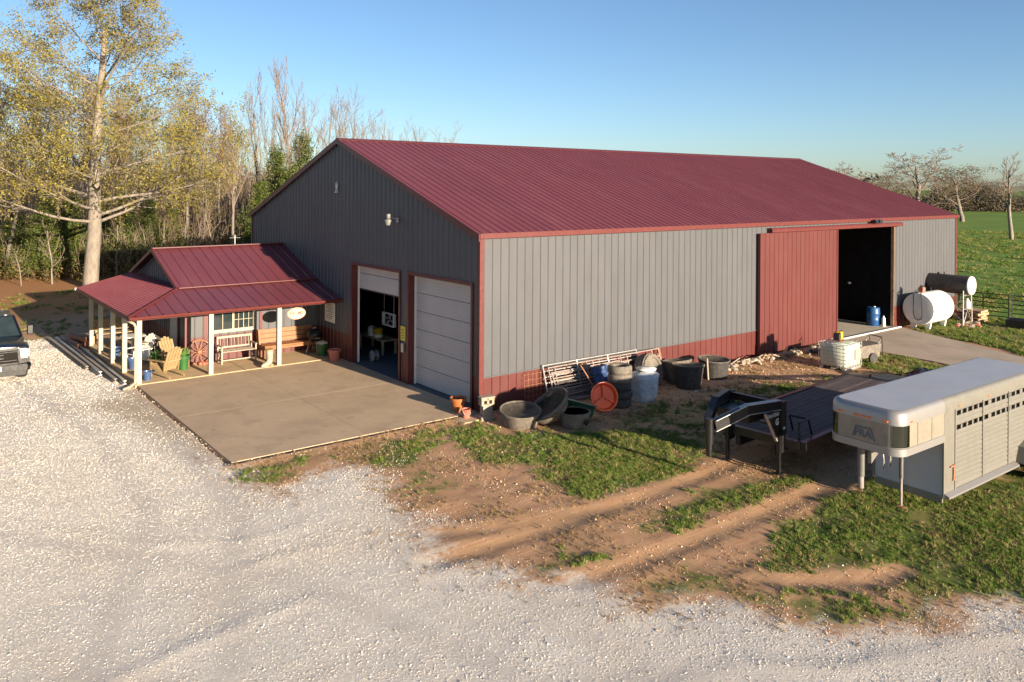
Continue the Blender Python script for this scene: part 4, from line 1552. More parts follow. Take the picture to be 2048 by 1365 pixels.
for k, (x_, y_, z_, rz_, r_) in enumerate(((-7.35, 17.5, .16, .15, .12), (-7.62, 17.2, .15, .1, .11), (-7.5, 17.35, .36, .2, .11), (-7.1, 17.9, .2, .3, .16))):
    mb = MB()
    mb.tube([(0, -.75, 0), (0, -.2, .01), (0, .35, -.01), (0, .8, 0)], [r_, r_ * 1.03, r_ * .97, r_ * .93], 10)
    o = mb.build("log", M['rust'] if k < 3 else M['pallet'], None, True, (x_, y_, z_ - .03), (0, 0, rz_), angle=50)
    tag(o, ("dark red log at the porch edge nearest the posts", "dark red log on the gravel side of the pile", "dark red log lying on top of the pile", "thick pale brown log behind the log pile")[k], "log", "logs piled beside the porch")

# ------------------------------------------------------------------ along the sunny wall
def cinder():
    t = thing("block_post", "pale concrete block stood on end at the barn corner", "concrete block", (-.2, -.62, G0), math.radians(-8))
    mb = MB()
    # hollow block standing up: two holes near the top face the yard
    mb.box(-.2, -.1, 0, .2, .1, .14)
    mb.box(-.15, -.1, .14, .15, .1, .42)
    mb.box(-.2, -.1, .42, -.13, .1, .62).box(-.03, -.1, .42, .03, .1, .62).box(.13, -.1, .42, .2, .1, .62).box(-.13, -.1, .42, .13, .1, .46).box(-.13, -.1, .56, .13, .1, .62)
    mb.box(-.13, .02, .46, .13, .06, .56)
    mb.build("block", M['block'], t)
    MB().cbox(-.22, -.12, .62, .22, .12, .66, .01).build("cap", M['block'], t)


cinder()
t = thing("red_bucket", "dark red rubber bucket at the foot of the block", "bucket", (-.6, -.2, -.015))
MB().lathe([(0, 0), (.1, 0), (.13, .24), (.14, .25), (.12, .25), (.1, .05)], (0, 0, 0), 16).build("bucket_body", M['terradull'], t, True, angle=40)
MB().tube([(-.13, 0, .24), (-.1, -.08, .1), (0, -.14, .06), (.1, -.08, .1), (.13, 0, .24)], .008, 5).build("bail", M['steel'], t)


def tub(loc, rx, rz, r, h, mat, label, tilt=(0, 0), name="rubber_tub", oval=1.0, flare=1.12, group=None, cat="tub", rim=None):
    t = thing(name, label, cat, loc, rz, group)
    t.rotation_euler = (tilt[0], tilt[1], rz)
    MB().lathe([(0, 0), (r * .92, 0), (r * .96, .03), (r * flare, h - .05), (r * flare + .035, h - .03), (r * flare + .035, h), (r * flare - .02, h), (r * .9, .06), (0, .05)], (0, 0, 0), 30, sx=oval).build("tub_body", M[mat], t, True, angle=35)
    MB().lathe([(r * flare + .02, h + .0), (r * flare + .03, h + .022), (r * flare - .0, h + .03), (r * flare - .02, h + .0)], (0, 0, 0), 30, sx=oval).build("rim", M[rim or mat], t, True)
    return t


GT = "rubber feed tubs along the wall"
tub((.27, -1.55, G0), 0, 0, .5, .42, 'rubber2', "wide grey rubber tub nearest the barn corner", (math.radians(8), math.radians(-4)), group=GT)
tub((1.1, -2.0, G0 + .3), 0, 0, .52, .3, 'rubber2', "shallow black rubber pan tipped on its side against the tubs", (-.2, -.6), name="feed_pan", cat="pan", flare=1.2)
tub((1.38, -2.55, G0), 0, 0, .38, .4, 'rubber2', "smaller pale sided tub with a drain plug below the teal sheet", (0, 0), group=GT)
MB().lathe([(0, 0), (.07, 0), (.085, .03), (.05, .04), (0, .04)], (0, 0, 0), 14).build("drain_plug", M['black'], bpy.data.objects["rubber_tub.001"], True, (.05, -.42, .2), (math.radians(90), 0, 0))


def teal_sheet():
    t = thing("teal_sheet", "curved teal green plastic sheet lying over the small tub", "plastic sheet", (1.85, -2.05, G0 + .5), math.radians(-20))
    mb = MB()
    n, mth = 8, 10
    vs, fs = [], []
    for i in range(n + 1):
        for j in range(mth + 1):
            u, v = i / n - .5, j / mth - .5
            vs.append((u * .75, v * 1.2 * 1, .12 - .7 * u * u - .28 * (u + .5) + .06 * v))
    for i in range(n):
        for j in range(mth):
            a = i * (mth + 1) + j
            fs.append((a, a + 1, a + mth + 2, a + mth + 1))
    nb = len(vs)
    vs += [(a, b_, c - .012) for a, b_, c in vs]
    fs += [tuple(q + nb for q in f[::-1]) for f in fs]
    mb.add(vs, fs)
    mb.build("sheet", M['tealsheet'], t, True)
    t.rotation_euler = (math.radians(12), math.radians(22), math.radians(55))


teal_sheet()


def orange_pan():
    t = thing("orange_feeder", "bright orange round feeder pan leaning on the stack of tyres", "feeder", (3.08, -1.92, G0 + .4))
    t.rotation_euler = (math.radians(72), 0, math.radians(-24))
    R = .42
    MB().lathe([(0, .0), (R * .8, .0), (R * .93, .12), (R, .14), (R, .17), (R * .9, .165), (R * .78, .05), (0, .045)], (0, 0, 0), 32).build("pan_body", M['orange'], t, True, angle=40)
    for k in range(3):
        a = math.radians(90 + 120 * k)
        MB().beam((0, 0, .08), (R * .82 * math.cos(a), R * .82 * math.sin(a), .08), .05, .09).build("divider", M['orange'], t)


orange_pan()


def tyre(parent_mat='rubber', R=.36, r=.2, w=.22):
    prof = [(r, -w / 2 + .02), (r + .03, -w / 2), (R - .05, -w / 2 - .01), (R - .01, -w / 2 + .03), (R, -w / 2 + .06), (R, w / 2 - .06), (R - .01, w / 2 - .03), (R - .05, w / 2 + .01), (r + .03, w / 2), (r, w / 2 - .02), (r + .02, 0), (r, -w / 2 + .02)]
    return prof


for k in range(5):
    mb = MB().lathe(tyre(R=.37, w=.235), (0, 0, 0), 28)
    mb.build("old_tyre", M['rubber2'] if k > 2 else M['rubber'], None, True, (3.85 + .02 * math.sin(k * 2.1), -1.85 + .015 * math.cos(k * 3), G0 + .125 + k * .245), (0, 0, k), angle=40)
for k, o in enumerate([o for o in bpy.data.objects if o.name.startswith("old_tyre")]):
    tag(o, ("lowest tyre of the stack behind the orange feeder", "second tyre from the ground in the stack", "middle tyre of the five tyre stack", "second tyre from the top of the stack", "topmost tyre of the stack behind the orange feeder")[k], "tyre", "tyres stacked by the wall")


def wrapped_bale():
    t = thing("wrapped_bale", "round drum wrapped in pale blue plastic film beside the tyres", "wrapped drum", (4.95, -1.75, G0))
    mb = MB()
    rr = random.Random(4)
    n, mth = 28, 14
    vs, fs = [], []
    for j in range(mth + 1):
        v = j / mth
        for i in range(n):
            a = 2 * math.pi * i / n
            z = v * .95
            R = .44 * (1 - .12 * (2 * v - 1) ** 4) + .03 * math.sin(a * 5 + v * 4) * (1 - v * .4) + rr.uniform(-.012, .012)
            if v > .86:
                R *= 1 - (v - .86) / .14 * .75
            vs.append((R * math.cos(a) + .06 * (v - .5), R * math.sin(a) - .12 * v, z))
    for j in range(mth):
        for i in range(n):
            i2 = (i + 1) % n
            fs.append((j * n + i, j * n + i2, (j + 1) * n + i2, (j + 1) * n + i))
    fs.append(tuple(mth * n + i for i in range(n)))
    mb.add(vs, fs)
    film = pmat('plastic_film', (0.42, 0.45, 0.5), 0.25, var=.2, scale=3, bmp=.35, bscale=9, dirt=(.12, .16, .22), dirt_amt=.6, coat=.3)
    mb.build("film", film, t, True)
    MB().lathe([(0, .93), (.3, .94), (.32, .98), (.1, 1.0), (0, 1.0)], (.03, -.12, 0), 18).build("folded_top", M['white'], t, True)


wrapped_bale()

# livestock panels stacked against the wall
def gate_panel(x0, x1, y0, z1, lean, mat, label, rails=6, braces=True):
    t = thing("livestock_panel", label, "panel", ((x0 + x1) / 2, y0, G0), 0, "livestock panels leaning on the wall")
    t.rotation_euler = (lean, 0, 0)
    hw = (x1 - x0) / 2
    for s in (-1, 1):
        MB().tube([(s * hw, 0, 0), (s * hw, 0, z1)], .025, 7).build("end_post", M[mat], t)
    for k in range(rails):
        z = .08 + k * (z1 - .1) / (rails - 1)
        MB().tube([(-hw, 0, z), (hw, 0, z)], .021, 6).build("rail", M[mat], t)
    if braces:
        for q in (-.33, .33):
            MB().tube([(q * hw, -.028, .05), (q * hw, -.028, z1 - .02)], .02, 6).build("upright", M[mat], t)
    return t


gate_panel(2.4, 7.0, -.62, 1.12, math.radians(-20), 'oldwhite', "rusty white livestock panel outermost in the leaning stack")
gate_panel(2.7, 7.4, -.52, 1.1, math.radians(-18), 'oldwhite', "rusty white livestock panel second in the leaning stack", 5)
gate_panel(2.3, 6.4, -.43, 1.16, math.radians(-17), 'steel', "grey livestock panel in the middle of the leaning stack", 7)
gate_panel(3.2, 7.6, -.33, 1.05, math.radians(-15), 'rust', "brown rusted livestock panel nearest the wall", 6)
gate_panel(2.5, 5.4, -.72, 1.0, math.radians(-26), 'oldwhite', "short pale livestock panel in front of the leaning stack", 6, False)
t = thing("rusty_bar", "rusty brown iron bar leaning slantwise on the panels", "bar", (3.75, -1.28, G0))
MB().tube([(0, 0, 0), (-.52, .5, 1.12)], .022, 7).build("bar", M['rust'], t)
MB().tube([(-.52, .5, 1.12), (-.5, .42, 1.16)], .022, 7).build("hook", M['rust'], t)
t = thing("wire_mesh", "dark rusty wire mesh panel against the red wainscot", "wire mesh", (1.95, -.18, G0))
for k in range(6):
    MB().tube([(-.4 + k * .16, 0, 0), (-.36 + k * .16, .1, .95)], .007, 4).build("wire", M['rust'], t)
for k in range(6):
    MB().tube([(-.4, .1 * k / 6, .1 + k * .16), (.42, .1 * k / 6, .1 + k * .16)], .007, 4).build("wire", M['rust'], t)
t = thing("blue_tarp", "crumpled dark blue tarp wedged between the panels", "tarp", (4.3, -1.05, G0 + .25))
mb = MB()
vs, fs = [], []
rr = random.Random(8)
for i in range(11):
    for j in range(8):
        vs.append((i * .11 - .55 + rr.uniform(-.03, .03), .32 * (j / 7) + rr.uniform(-.05, .05), j * .1 + rr.uniform(-.04, .04)))
for i in range(10):
    for j in range(7):
        a = i * 8 + j
        fs.append((a, a + 8, a + 9, a + 1))
mb.add(vs, fs)
mb.build("tarp_cloth", pmat('blue_tarp', (0.025, 0.05, 0.13), 0.5, var=.4, scale=8), t)


def hay_ring():
    t = thing("round_tub", "upright grey rubber ring leaning between drum and black tubs", "rubber ring", (6.35, -.72, G0 + .52))
    t.rotation_euler = (math.radians(76), 0, math.radians(8))
    MB().lathe([(.42, -.2), (.5, -.22), (.53, -.1), (.53, .1), (.5, .22), (.42, .2), (.4, 0), (.42, -.2)], (0, 0, 0), 30).build("ring_body", M['rubber2'], t, True, angle=40)
    for k in range(4):
        MB().lathe([(.531, -.13 + k * .085), (.542, -.12 + k * .085), (.542, -.1 + k * .085), (.531, -.09 + k * .085)], (0, 0, 0), 30).build("tread_rib", M['rubber2'], t)


hay_ring()
tub((7.25, -1.65, G0), 0, 0, .42, .74, 'rubber', "tall black plastic tub in front of the red wainscot", (math.radians(-3), math.radians(2)), name="black_tub", flare=1.22, rim='rubber2')
tub((7.55, -1.0, G0), 0, 0, .42, .72, 'rubber2', "worn grey tub leaning behind the tall black tub", (math.radians(-9), 0), name="black_tub", flare=1.15)
tub((9.1, -1.2, G0), 0, 0, .5, .62, 'rubber', "wide black tub with pale inside beside the scrap heap", (math.radians(3), 0), name="black_tub", flare=1.05, rim='rubber2')
MB().tube([(8.4, -1.55, G0), (8.45, -1.45, .72)], .03, 7).build("drain_pipe", M['greywood'])
tag(bpy.data.objects["drain_pipe"], "short pale pipe standing between the two black tubs", "pipe")
# scrap heap of broken blocks and boards under the sliding door
rr = random.Random(12)
heap = thing("rubble_heap", "heap of pale stones and broken boards below the sliding door", "rubble", (12.4, -.9, G0))
for k in range(70):
    u = rr.random()
    x_ = -2.3 + 4.8 * u + rr.uniform(-.2, .2)
    y_ = rr.gauss(0, .2) + .1
    s_ = rr.uniform(.05, .13)
    hz = max(0, .22 * (1 - abs(y_) / .45)) * (1 - abs(u - .45) * .8)
    mb = MB().lathe([(0, -s_ * .5), (s_ * rr.uniform(.7, 1), -s_ * .3), (s_ * rr.uniform(.8, 1.1), s_ * .2), (s_ * .4, s_ * .6), (0, s_ * .62)], (0, 0, 0), 6, sx=rr.uniform(.8, 1.6))
    mb.build("stone", M['block'] if rr.random() < .6 else M['greywood'], heap, False, (x_, y_, hz * rr.random() + s_ * .3), (rr.uniform(-.6, .6), rr.uniform(-.6, .6), rr.random() * 6))
for k in range(9):
    a = rr.uniform(-.5, .5)
    MB().box(-.3, -.04, -.012, .3, .04, .012).build("board", M['pallet'] if k % 2 else M['greywood'], heap, False, (rr.uniform(-2, 2.2), rr.uniform(-.25, .2), .18 + rr.random() * .1), (rr.uniform(-.3, .3), rr.uniform(-.5, .3), a))
heap2 = thing("stone_row", "low row of pale stones along the wall behind the tote", "stones", (15.6, -.75, G0))
for k in range(30):
    s_ = rr.uniform(.05, .12)
    MB().lathe([(0, -s_ * .5), (s_, -s_ * .3), (s_ * 1.05, s_ * .2), (s_ * .4, s_ * .6), (0, s_ * .62)], (0, 0, 0), 6, sx=rr.uniform(.8, 1.6)).build("stone", M['block'] if rr.random() < .7 else M['rubber2'], heap2, False, (rr.uniform(-1.1, 1.4), rr.gauss(0, .16), s_ * .35 + rr.random() * .06), (rr.uniform(-.6, .6), rr.uniform(-.6, .6), rr.random() * 6))


def ibc():
    t = thing("liquid_tote", "white plastic liquid tote in a metal cage near the flatbed", "tote", (14.05, -3.05, G0), math.radians(3))
    hx, hy, h = .58, .5, .98
    body = pmat('tote_plastic', (0.5, 0.55, 0.46), 0.4, var=.06, scale=2)
    mb = MB().cbox(-hx, -hy, .12, hx, hy, h - .04, .07)
    mb.build("bottle", body, t, True, angle=50)
    for k in range(7):
        z = .16 + k * .13
        mb = MB()
        e = .015
        mb.tube([(-hx - e, -hy - e, z), (hx + e, -hy - e, z), (hx + e, hy + e, z), (-hx - e, hy + e, z), (-hx - e, -hy - e, z)], .011, 5)
        mb.build("cage_hoop", M['steel'], t)
    for k in range(7):
        x = -hx + k * 2 * hx / 6
        for s in (-1, 1):
            MB().tube([(x, s * (hy + .022), .1), (x, s * (hy + .022), h)], .01, 5).build("cage_bar", M['steel'], t)
    for k in range(1, 6):
        y = -hy + k * 2 * hy / 6
        for s in (-1, 1):
            MB().tube([(s * (hx + .022), y, .1), (s * (hx + .022), y, h)], .01, 5).build("cage_bar", M['steel'], t)
    mb = MB()
    for y in (-.42, 0, .42):
        mb.box(-hx - .02, y - .06, 0, hx + .02, y + .06, .1)
    mb.build("skid", M['steel'], t)
    MB().box(.08, -hy - .034, .35, .5, -hy - .026, .72).build("label_plate", M['greywood'], t)
    for s in (-.3, .3):
        MB().beam((s, -hy, h + .01), (s, hy, h + .01), .04, .015).build("top_strap", M['steel'], t)
    MB().lathe([(.1, h - .05), (.1, h - .005), (0, h)], (0, 0, 0), 16).build("fill_cap", M['rust'], t)


ibc()
t = thing("transfer_pump", "yellow pump standing on top of the liquid tote", "pump", (14.15, -2.9, G0 + .985), .3)
MB().cbox(-.02, -.14, 0, .22, .14, .3, .03).build("pump_cover", M['yellow'], t, True, angle=40)
MB().cbox(-.22, -.12, .02, -.02, .12, .27, .03).build("engine", M['black'], t)
MB().tube([(-.2, -.1, .0), (-.2, -.1, .34), (.2, -.1, .34), (.2, -.1, .0)], .012, 6).build("carry_frame", M['black'], t)


def cart():
    t = thing("utility_cart", "dark grey two wheeled tub cart behind the tote", "cart", (15.75, -3.05, G0), math.radians(-15))
    mb = MB()
    mb.prism([(-.45, .22), (.4, .22), (.5, .72), (-.5, .66)], -.34, .34, 'xz')
    mb.build("cart_tub", M['rubber2'], t)
    for s in (-1, 1):
        MB().lathe([(.0, -.04), (.12, -.04), (.19, -.035), (.2, 0), (.19, .035), (.12, .04), (0, .04)], (.05, s * .38, .2 - .0), 18, 'y').build("wheel", M['rubber'], t, True, angle=40)
        MB().tube([(.3, s * .3, .6), (.55, s * .3, .95), (.62, s * .28, .55), (.66, s * .28, .02)], .018, 6).build("handle_bar", M['black'], t)
    MB().tube([(.55, -.3, .95), (.55, .3, .95)], .02, 6).build("grip", M['black'], t)


cart()
t = thing("rubber_hose", "black hose lying in a loop on the grass by the cart", "hose", (16.3, -1.0, G0))
MB().tube([(-.5 + .35 * math.cos(a), -.1 + .22 * math.sin(a), .03 + .01 * a) for a in [i * .5 for i in range(26)]], .022, 6).build("hose_coil", M['rubber'], t, True)

# ------------------------------------------------------------------ fuel tanks, pallets, gate beyond the doorway
def fuel_tank():
    t = thing("fuel_tank", "big white fuel tank lying on saddles beside the doorway", "fuel tank", (25.45, -.94, G0))
    r, hl = .74, 1.0
    prof = [(0, -hl - .06), (r * .6, -hl - .05), (r * .97, -hl - .01), (r, -hl + .02), (r, hl - .02), (r * .97, hl + .01), (r * .6, hl + .05), (0, hl + .06)]
    MB().lathe(prof, (0, 0, .95), 40, 'x').build("tank_shell", M['tank'], t, True, angle=30)
    for x in (-.75, .75):
        MB().prism([(-.42, 0), (-.24, 0), (-.2, .36), (-.5, .42)], x - .06, x + .06, 'yz').build("saddle_foot", M['tank'], t)
        MB().prism([(.24, 0), (.42, 0), (.5, .42), (.2, .36)], x - .06, x + .06, 'yz').build("saddle_foot", M['tank'], t)
    MB().cbox(-.78, -.12, 1.72, -.55, .12, 1.95, .02).build("pump_head", M['terradull'], t)
    MB().tube([(-.72, 0, 1.66), (-.72, 0, 1.75)], .04, 8).build("pump_pipe", M['steel'], t)
    MB().lathe([(0, 1.95), (.08, 1.95), (.08, 2.03), (0, 2.05)], (-.7, 0, 0), 12).build("pump_dial", M['chrome'], t)
    pts = [(-.78, .1, 1.86), (-1.08, .18, 1.72), (-1.115, .17, 1.3), (-1.115, .16, .75), (-1.115, .1, .52), (-1.115, -.05, .45), (-1.115, -.2, .52), (-1.115, -.24, .75), (-1.115, -.22, 1.3), (-1.08, -.16, 1.68), (-.78, -.08, 1.84)]
    MB().tube(pts, .022, 7).build("fuel_hose", M['rubber'], t, True)


fuel_tank()


def stand_tank():
    t = thing("stand_tank", "weathered black tank with white end on a tall steel stand", "fuel tank", (27.6, -1.02, G0 - .06))
    r, hl = .45, .98
    MB().lathe([(r, -hl + .04), (r, hl - .03), (r * .97, hl), (r * .5, hl + .04), (0, hl + .05)], (0, 0, 1.98), 30, 'y').build("tank_shell", M['tankblack'], t, True, angle=30)
    MB().lathe([(0, -hl - .07), (r * .6, -hl - .05), (r * .95, -hl - .01), (r + .004, -hl + .03), (r + .004, -hl + .06)], (0, 0, 1.98), 30, 'y').build("end_cap", M['tank'], t, True, angle=40)
    for sx_ in (-1, 1):
        for sy_ in (-1, 1):
            MB().tube([(sx_ * .42, sy_ * .75, 1.75), (sx_ * .5, sy_ * .78, 0)], .028, 6).build("leg", M['steel'], t)
    for sy_ in (-1, 1):
        MB().tube([(-.44, sy_ * .76, 1.5), (.44, sy_ * .76, 1.5)], .025, 6).tube([(-.47, sy_ * .77, .85), (.47, sy_ * .77, .85)], .022, 6).build("cross_bar", M['steel'], t)
        MB().tube([(-.5, sy_ * .78, .1), (0, sy_ * .77, .8), (.5, sy_ * .78, .1)], .018, 6).build("brace", M['steel'], t)
    for sx_ in (-1, 1):
        MB().tube([(sx_ * .5, -.78, .3), (sx_ * .45, .76, 1.4)], .018, 6).build("brace", M['steel'], t)
    MB().lathe([(.0, 0), (.05, 0), (.05, .08), (0, .08)], (0, .6, 2.42), 10).lathe([(.0, 0), (.04, 0), (.04, .12), (0, .12)], (0, .3, 2.42), 10).build("vent_cap", M['tankblack'], t)
    MB().tube([(0, -.4, 1.53), (0, -.45, 1.2), (-.35, -.3, 1.0), (-.5, .1, 1.1)], .02, 6).build("drain_hose", M['rubber'], t, True)


stand_tank()


def pallet():
    t = thing("pallet", "", "pallet", (0, 0, 0))
    for k in range(5):
        MB().box(-.5 + k * .215, -.6, .1, -.5 + k * .215 + .14, .6, .12).build("deck_board", M['pallet'], t)
    for y in (-.55, 0, .55):
        MB().box(-.5, y - .04, .02, .5, y + .04, .1).build("stringer", M['pallet'], t)
    for x in (-.5, -.07, .36):
        MB().box(x, -.6, 0, x + .14, .6, .02).build("bottom_board", M['pallet'], t)
    return t


p0 = pallet()
LB = ("lowest wooden pallet of the pile behind the tanks", "second wooden pallet from the ground behind the tanks", "middle wooden pallet of the pile behind the tanks", "fourth wooden pallet up behind the tanks", "topmost wooden pallet of the pile behind the tanks")
for k in range(5):
    o = p0 if k == 0 else copy_tree(p0)
    o.location = (28.9 + .03 * (k % 2), -1.35 - .02 * k, G0 + k * .125)
    o.rotation_euler = (0, 0, .08 * ((k * 37) % 5 - 2))
    tag(o, LB[k], "pallet", "pallets piled behind the tanks")
t = thing("plastic_jug", "white plastic jug standing on the pallet pile", "jug", (28.75, -1.3, G0 + .635))
MB().lathe([(0, 0), (.16, 0), (.17, .05), (.17, .3), (.08, .42), (.06, .5), (0, .51)], (0, 0, 0), 14).build("jug_body", M['white'], t, True, angle=40)
MB().tube([(.06, 0, .46), (.14, 0, .44), (.17, 0, .3)], .018, 6).build("handle", M['white'], t)
rr = random.Random(3)
deb = thing("scrap_pile", "low pile of stones and scrap under the black tank", "scrap", (27.3, -2.1, G0))
for k in range(16):
    s_ = rr.uniform(.07, .16)
    MB().lathe([(0, -s_ * .5), (s_, -s_ * .3), (s_ * 1.05, s_ * .2), (s_ * .4, s_ * .6), (0, s_ * .62)], (0, 0, 0), 6, sx=rr.uniform(.8, 1.6)).build("stone", M['block'] if k % 3 else M['terradull'], deb, False, (rr.uniform(-.7, .9), rr.uniform(-.3, .5), s_ * .35), (rr.uniform(-.6, .6), rr.uniform(-.6, .6), rr.random() * 6))


def pipe_fence(p0, p1, label, n=2):
    d = Vector((p1[0] - p0[0], p1[1] - p0[1], 0))
    ln = d.length
    t = thing("pipe_gate", label, "gate", (p0[0], p0[1], G0), math.atan2(d.y, d.x), "black pipe gates along the pasture")
    for k in range(6):
        z = .16 + k * .22
        MB().tube([(0.03, 0, z), (ln - .03, 0, z)], .024, 6).build("rail", M['black'], t)
    for k in range(n + 1):
        x = .03 + k * (ln - .06) / n
        MB().tube([(x, 0, 0), (x, 0, 1.34)], .03, 6).build("upright", M['black'], t)
    return t


pipe_fence((30.55, -.1), (30.75, -2.45), "black pipe gate panel nearest the pallets")
pipe_fence((30.76, -2.55), (31.1, -6.0), "black pipe gate panel behind the long trough")
pipe_fence((31.12, -6.1), (31.5, -9.6), "black pipe gate panel furthest to the right")
t = thing("feed_trough", "long low black trough on the lawn in front of the gate", "trough", (28.9, -4.2, G0), math.radians(-80))
MB().prism([(-.3, 0), (.3, 0), (.36, .4), (.31, .4), (.27, .05), (-.27, .05), (-.31, .4), (-.36, .4)], -1.1, 1.1, 'yz').build("trough_body", M['black'], t)
for s in (-1, 1):
    MB().box(s * 1.1 - .02, -.34, .0, s * 1.1 + .02, .34, .38).build("end_wall", M['black'], t)

# ------------------------------------------------------------------ seen through the doorways
def barrel():
    t = thing("blue_barrel", "blue plastic barrel inside the open sliding door", "barrel", (23.55, .75, .006))
    MB().lathe([(0, 0), (.27, 0), (.29, .04), (.3, .25), (.31, .28), (.3, .31), (.3, .55), (.31, .58), (.3, .61), (.29, .82), (.26, .86), (0, .86)], (0, 0, 0), 24).build("barrel_body", M['blueplast'], t, True, angle=40)
    MB().lathe([(0, .86), (.05, .86), (.05, .89), (0, .89)], (.12, 0, 0), 10).build("bung", M['white'], t)


barrel()
t = thing("white_canister", "small white canister beside the blue barrel", "canister", (23.62, .28, .006))
MB().lathe([(0, 0), (.08, 0), (.085, .03), (.085, .38), (.04, .44), (.03, .5), (0, .5)], (0, 0, 0), 14).build("canister_body", M['white'], t, True, angle=40)
MB().lathe([(.032, .5), (.034, .54), (0, .54)], (0, 0, 0), 10).build("cap", M['black'], t)
for k, (y_, z_, r_) in enumerate(((8.3, 2.25, .07), (7.6, 1.95, .08), (3.6, 1.75, .07), (2.2, 1.85, .06), (12.8, 1.55, .07))):
    t = thing("cable_reel", ("upper left pale cable reel on the dark bay wall", "pale cable reel just below the upper left one on the bay wall", "pale cable reel above the blue barrel on the bay wall", "pale cable reel nearest the door jamb on the bay wall", "lowest pale cable reel deep on the bay wall")[k], "reel", (24.0, y_, z_), 0, "reels on the bay wall")
    MB().lathe([(0, -.08), (r_, -.06), (r_ * 1.1, 0), (0, .01)], (0, 0, 0), 12, 'x').build("fitting_body", M['white'], t, True)
    MB().box(-.02, -.1, -.02, .02, .1, .02).build("bracket", M['steel'], t)


def workshop():
    t = thing("workbench", "dark workbench inside the half open garage door", "workbench", (1.75, 9.35, .008))
    MB().cbox(-.35, -1.0, .52, .35, 1.0, .58, .01).build("bench_top", M['pallet'], t)
    for x in (-.28, .28):
        for y in (-.92, .92):
            MB().box(x - .04, y - .04, 0, x + .04, y + .04, .52).build("leg", M['pallet'], t)
    t2 = thing("yellow_bucket", "yellow and white bucket on the bench inside the garage", "bucket", (1.6, 9.05, .59))
    MB().lathe([(0, 0), (.17, 0), (.2, .36), (.21, .37), (.19, .38), (0, .36)], (0, 0, 0), 18).build("bucket_body", M['yellow'], t2, True, angle=40)
    MB().lathe([(.172, .02), (.183, .02), (.192, .13), (.18, .13)], (0, 0, 0), 18).build("label_band", M['white'], t2)
    t3 = thing("white_canister", "pale round canister left of the yellow bucket", "canister", (1.6, 9.55, .59))
    MB().lathe([(0, 0), (.16, 0), (.17, .3), (.1, .38), (0, .4)], (0, 0, 0), 16).build("canister_body", M['white'], t3, True, angle=40)
    t4 = thing("wall_fan", "square white framed fan hung in the dark workshop", "fan", (1.55, 8.1, 1.42))
    t4.scale = (.75, .75, .5)
    mb = MB()
    mb.box(-.06, -.62, -.5, .06, .62, -.4).box(-.06, -.62, .4, .06, .62, .5).box(-.06, -.62, -.4, .06, -.5, .4).box(-.06, .5, -.4, .06, .62, .4)
    mb.build("frame", M['white'], t4)
    for k in range(4):
        a = math.radians(20 + 90 * k)
        MB().beam((0, 0, 0), (0, .42 * math.cos(a), .38 * math.sin(a)), .16, .02, (1, .4, 0)).build("blade", M['steel'], t4)
    MB().lathe([(0, -.06), (.07, -.05), (.07, .05), (0, .06)], (0, 0, 0), 12, 'x').build("hub", M['black'], t4)
    for y in (-.5, .5):
        MB().tube([(0, y, .5), (0, y, 7.1)], .01, 5).build("hanger", M['steel'], t4)
    t5 = thing("extension_reel", "small pale reel on the floor just inside the garage", "reel", (.75, 7.75, .008))
    MB().lathe([(0, -.1), (.2, -.1), (.2, -.08), (.09, -.07), (.09, .07), (.2, .08), (.2, .1), (0, .1)], (0, 0, .2), 18, 'x').build("reel_body", M['steel'], t5)
    MB().tube([(-.12, 0, .2), (-.12, .1, 0)], .012, 5).tube([(-.12, 0, .2), (-.12, -.1, 0)], .012, 5).build("stand", M['steel'], t5)


workshop()

# ------------------------------------------------------------------ vehicles
M['paint'] = pmat('dark_blue_paint', (0.005, 0.006, 0.01), 0.22, 0.1, var=.2, coat=.6, rvar=.04, dirt=(.03, .026, .022), dirt_amt=.2)
M['headlamp'] = pmat('headlamp_lens', (0.55, 0.57, 0.6), 0.1, 0.3, var=.1, scale=8)
M['aludark'] = pmat('nose_panel', (0.26, 0.22, 0.175), 0.45, 0.2, var=.08, scale=3, dirt=(.18, .14, .1), dirt_amt=.5)
M['alurim'] = pmat('polished_rim', (0.3, 0.29, 0.28), 0.38, 0.5, var=.03, scale=1.2, rvar=.03)
M['aluroof'] = pmat('trailer_roof', (0.42, 0.43, 0.46), 0.5, 0.2, var=.05, scale=1, dirt=(.33, .33, .33), dirt_amt=.4)
M['mirror'] = pmat('mirror_film', (0.13, 0.14, 0.11), 0.08, 1.0, var=.1, rvar=.03)
M['deck'] = pmat('dark_deck_wood', (0.075, 0.055, 0.05), 0.75, var=.35, scale=3, stretch=(.4, 4, 1), bmp=.2, dirt=(.14, .1, .08), dirt_amt=.4)
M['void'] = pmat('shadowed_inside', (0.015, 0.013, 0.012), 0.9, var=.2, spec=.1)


M['steel2'] = pmat('dull_steel', (0.13, 0.125, 0.115), 0.5, 0.3, var=.2, scale=5)


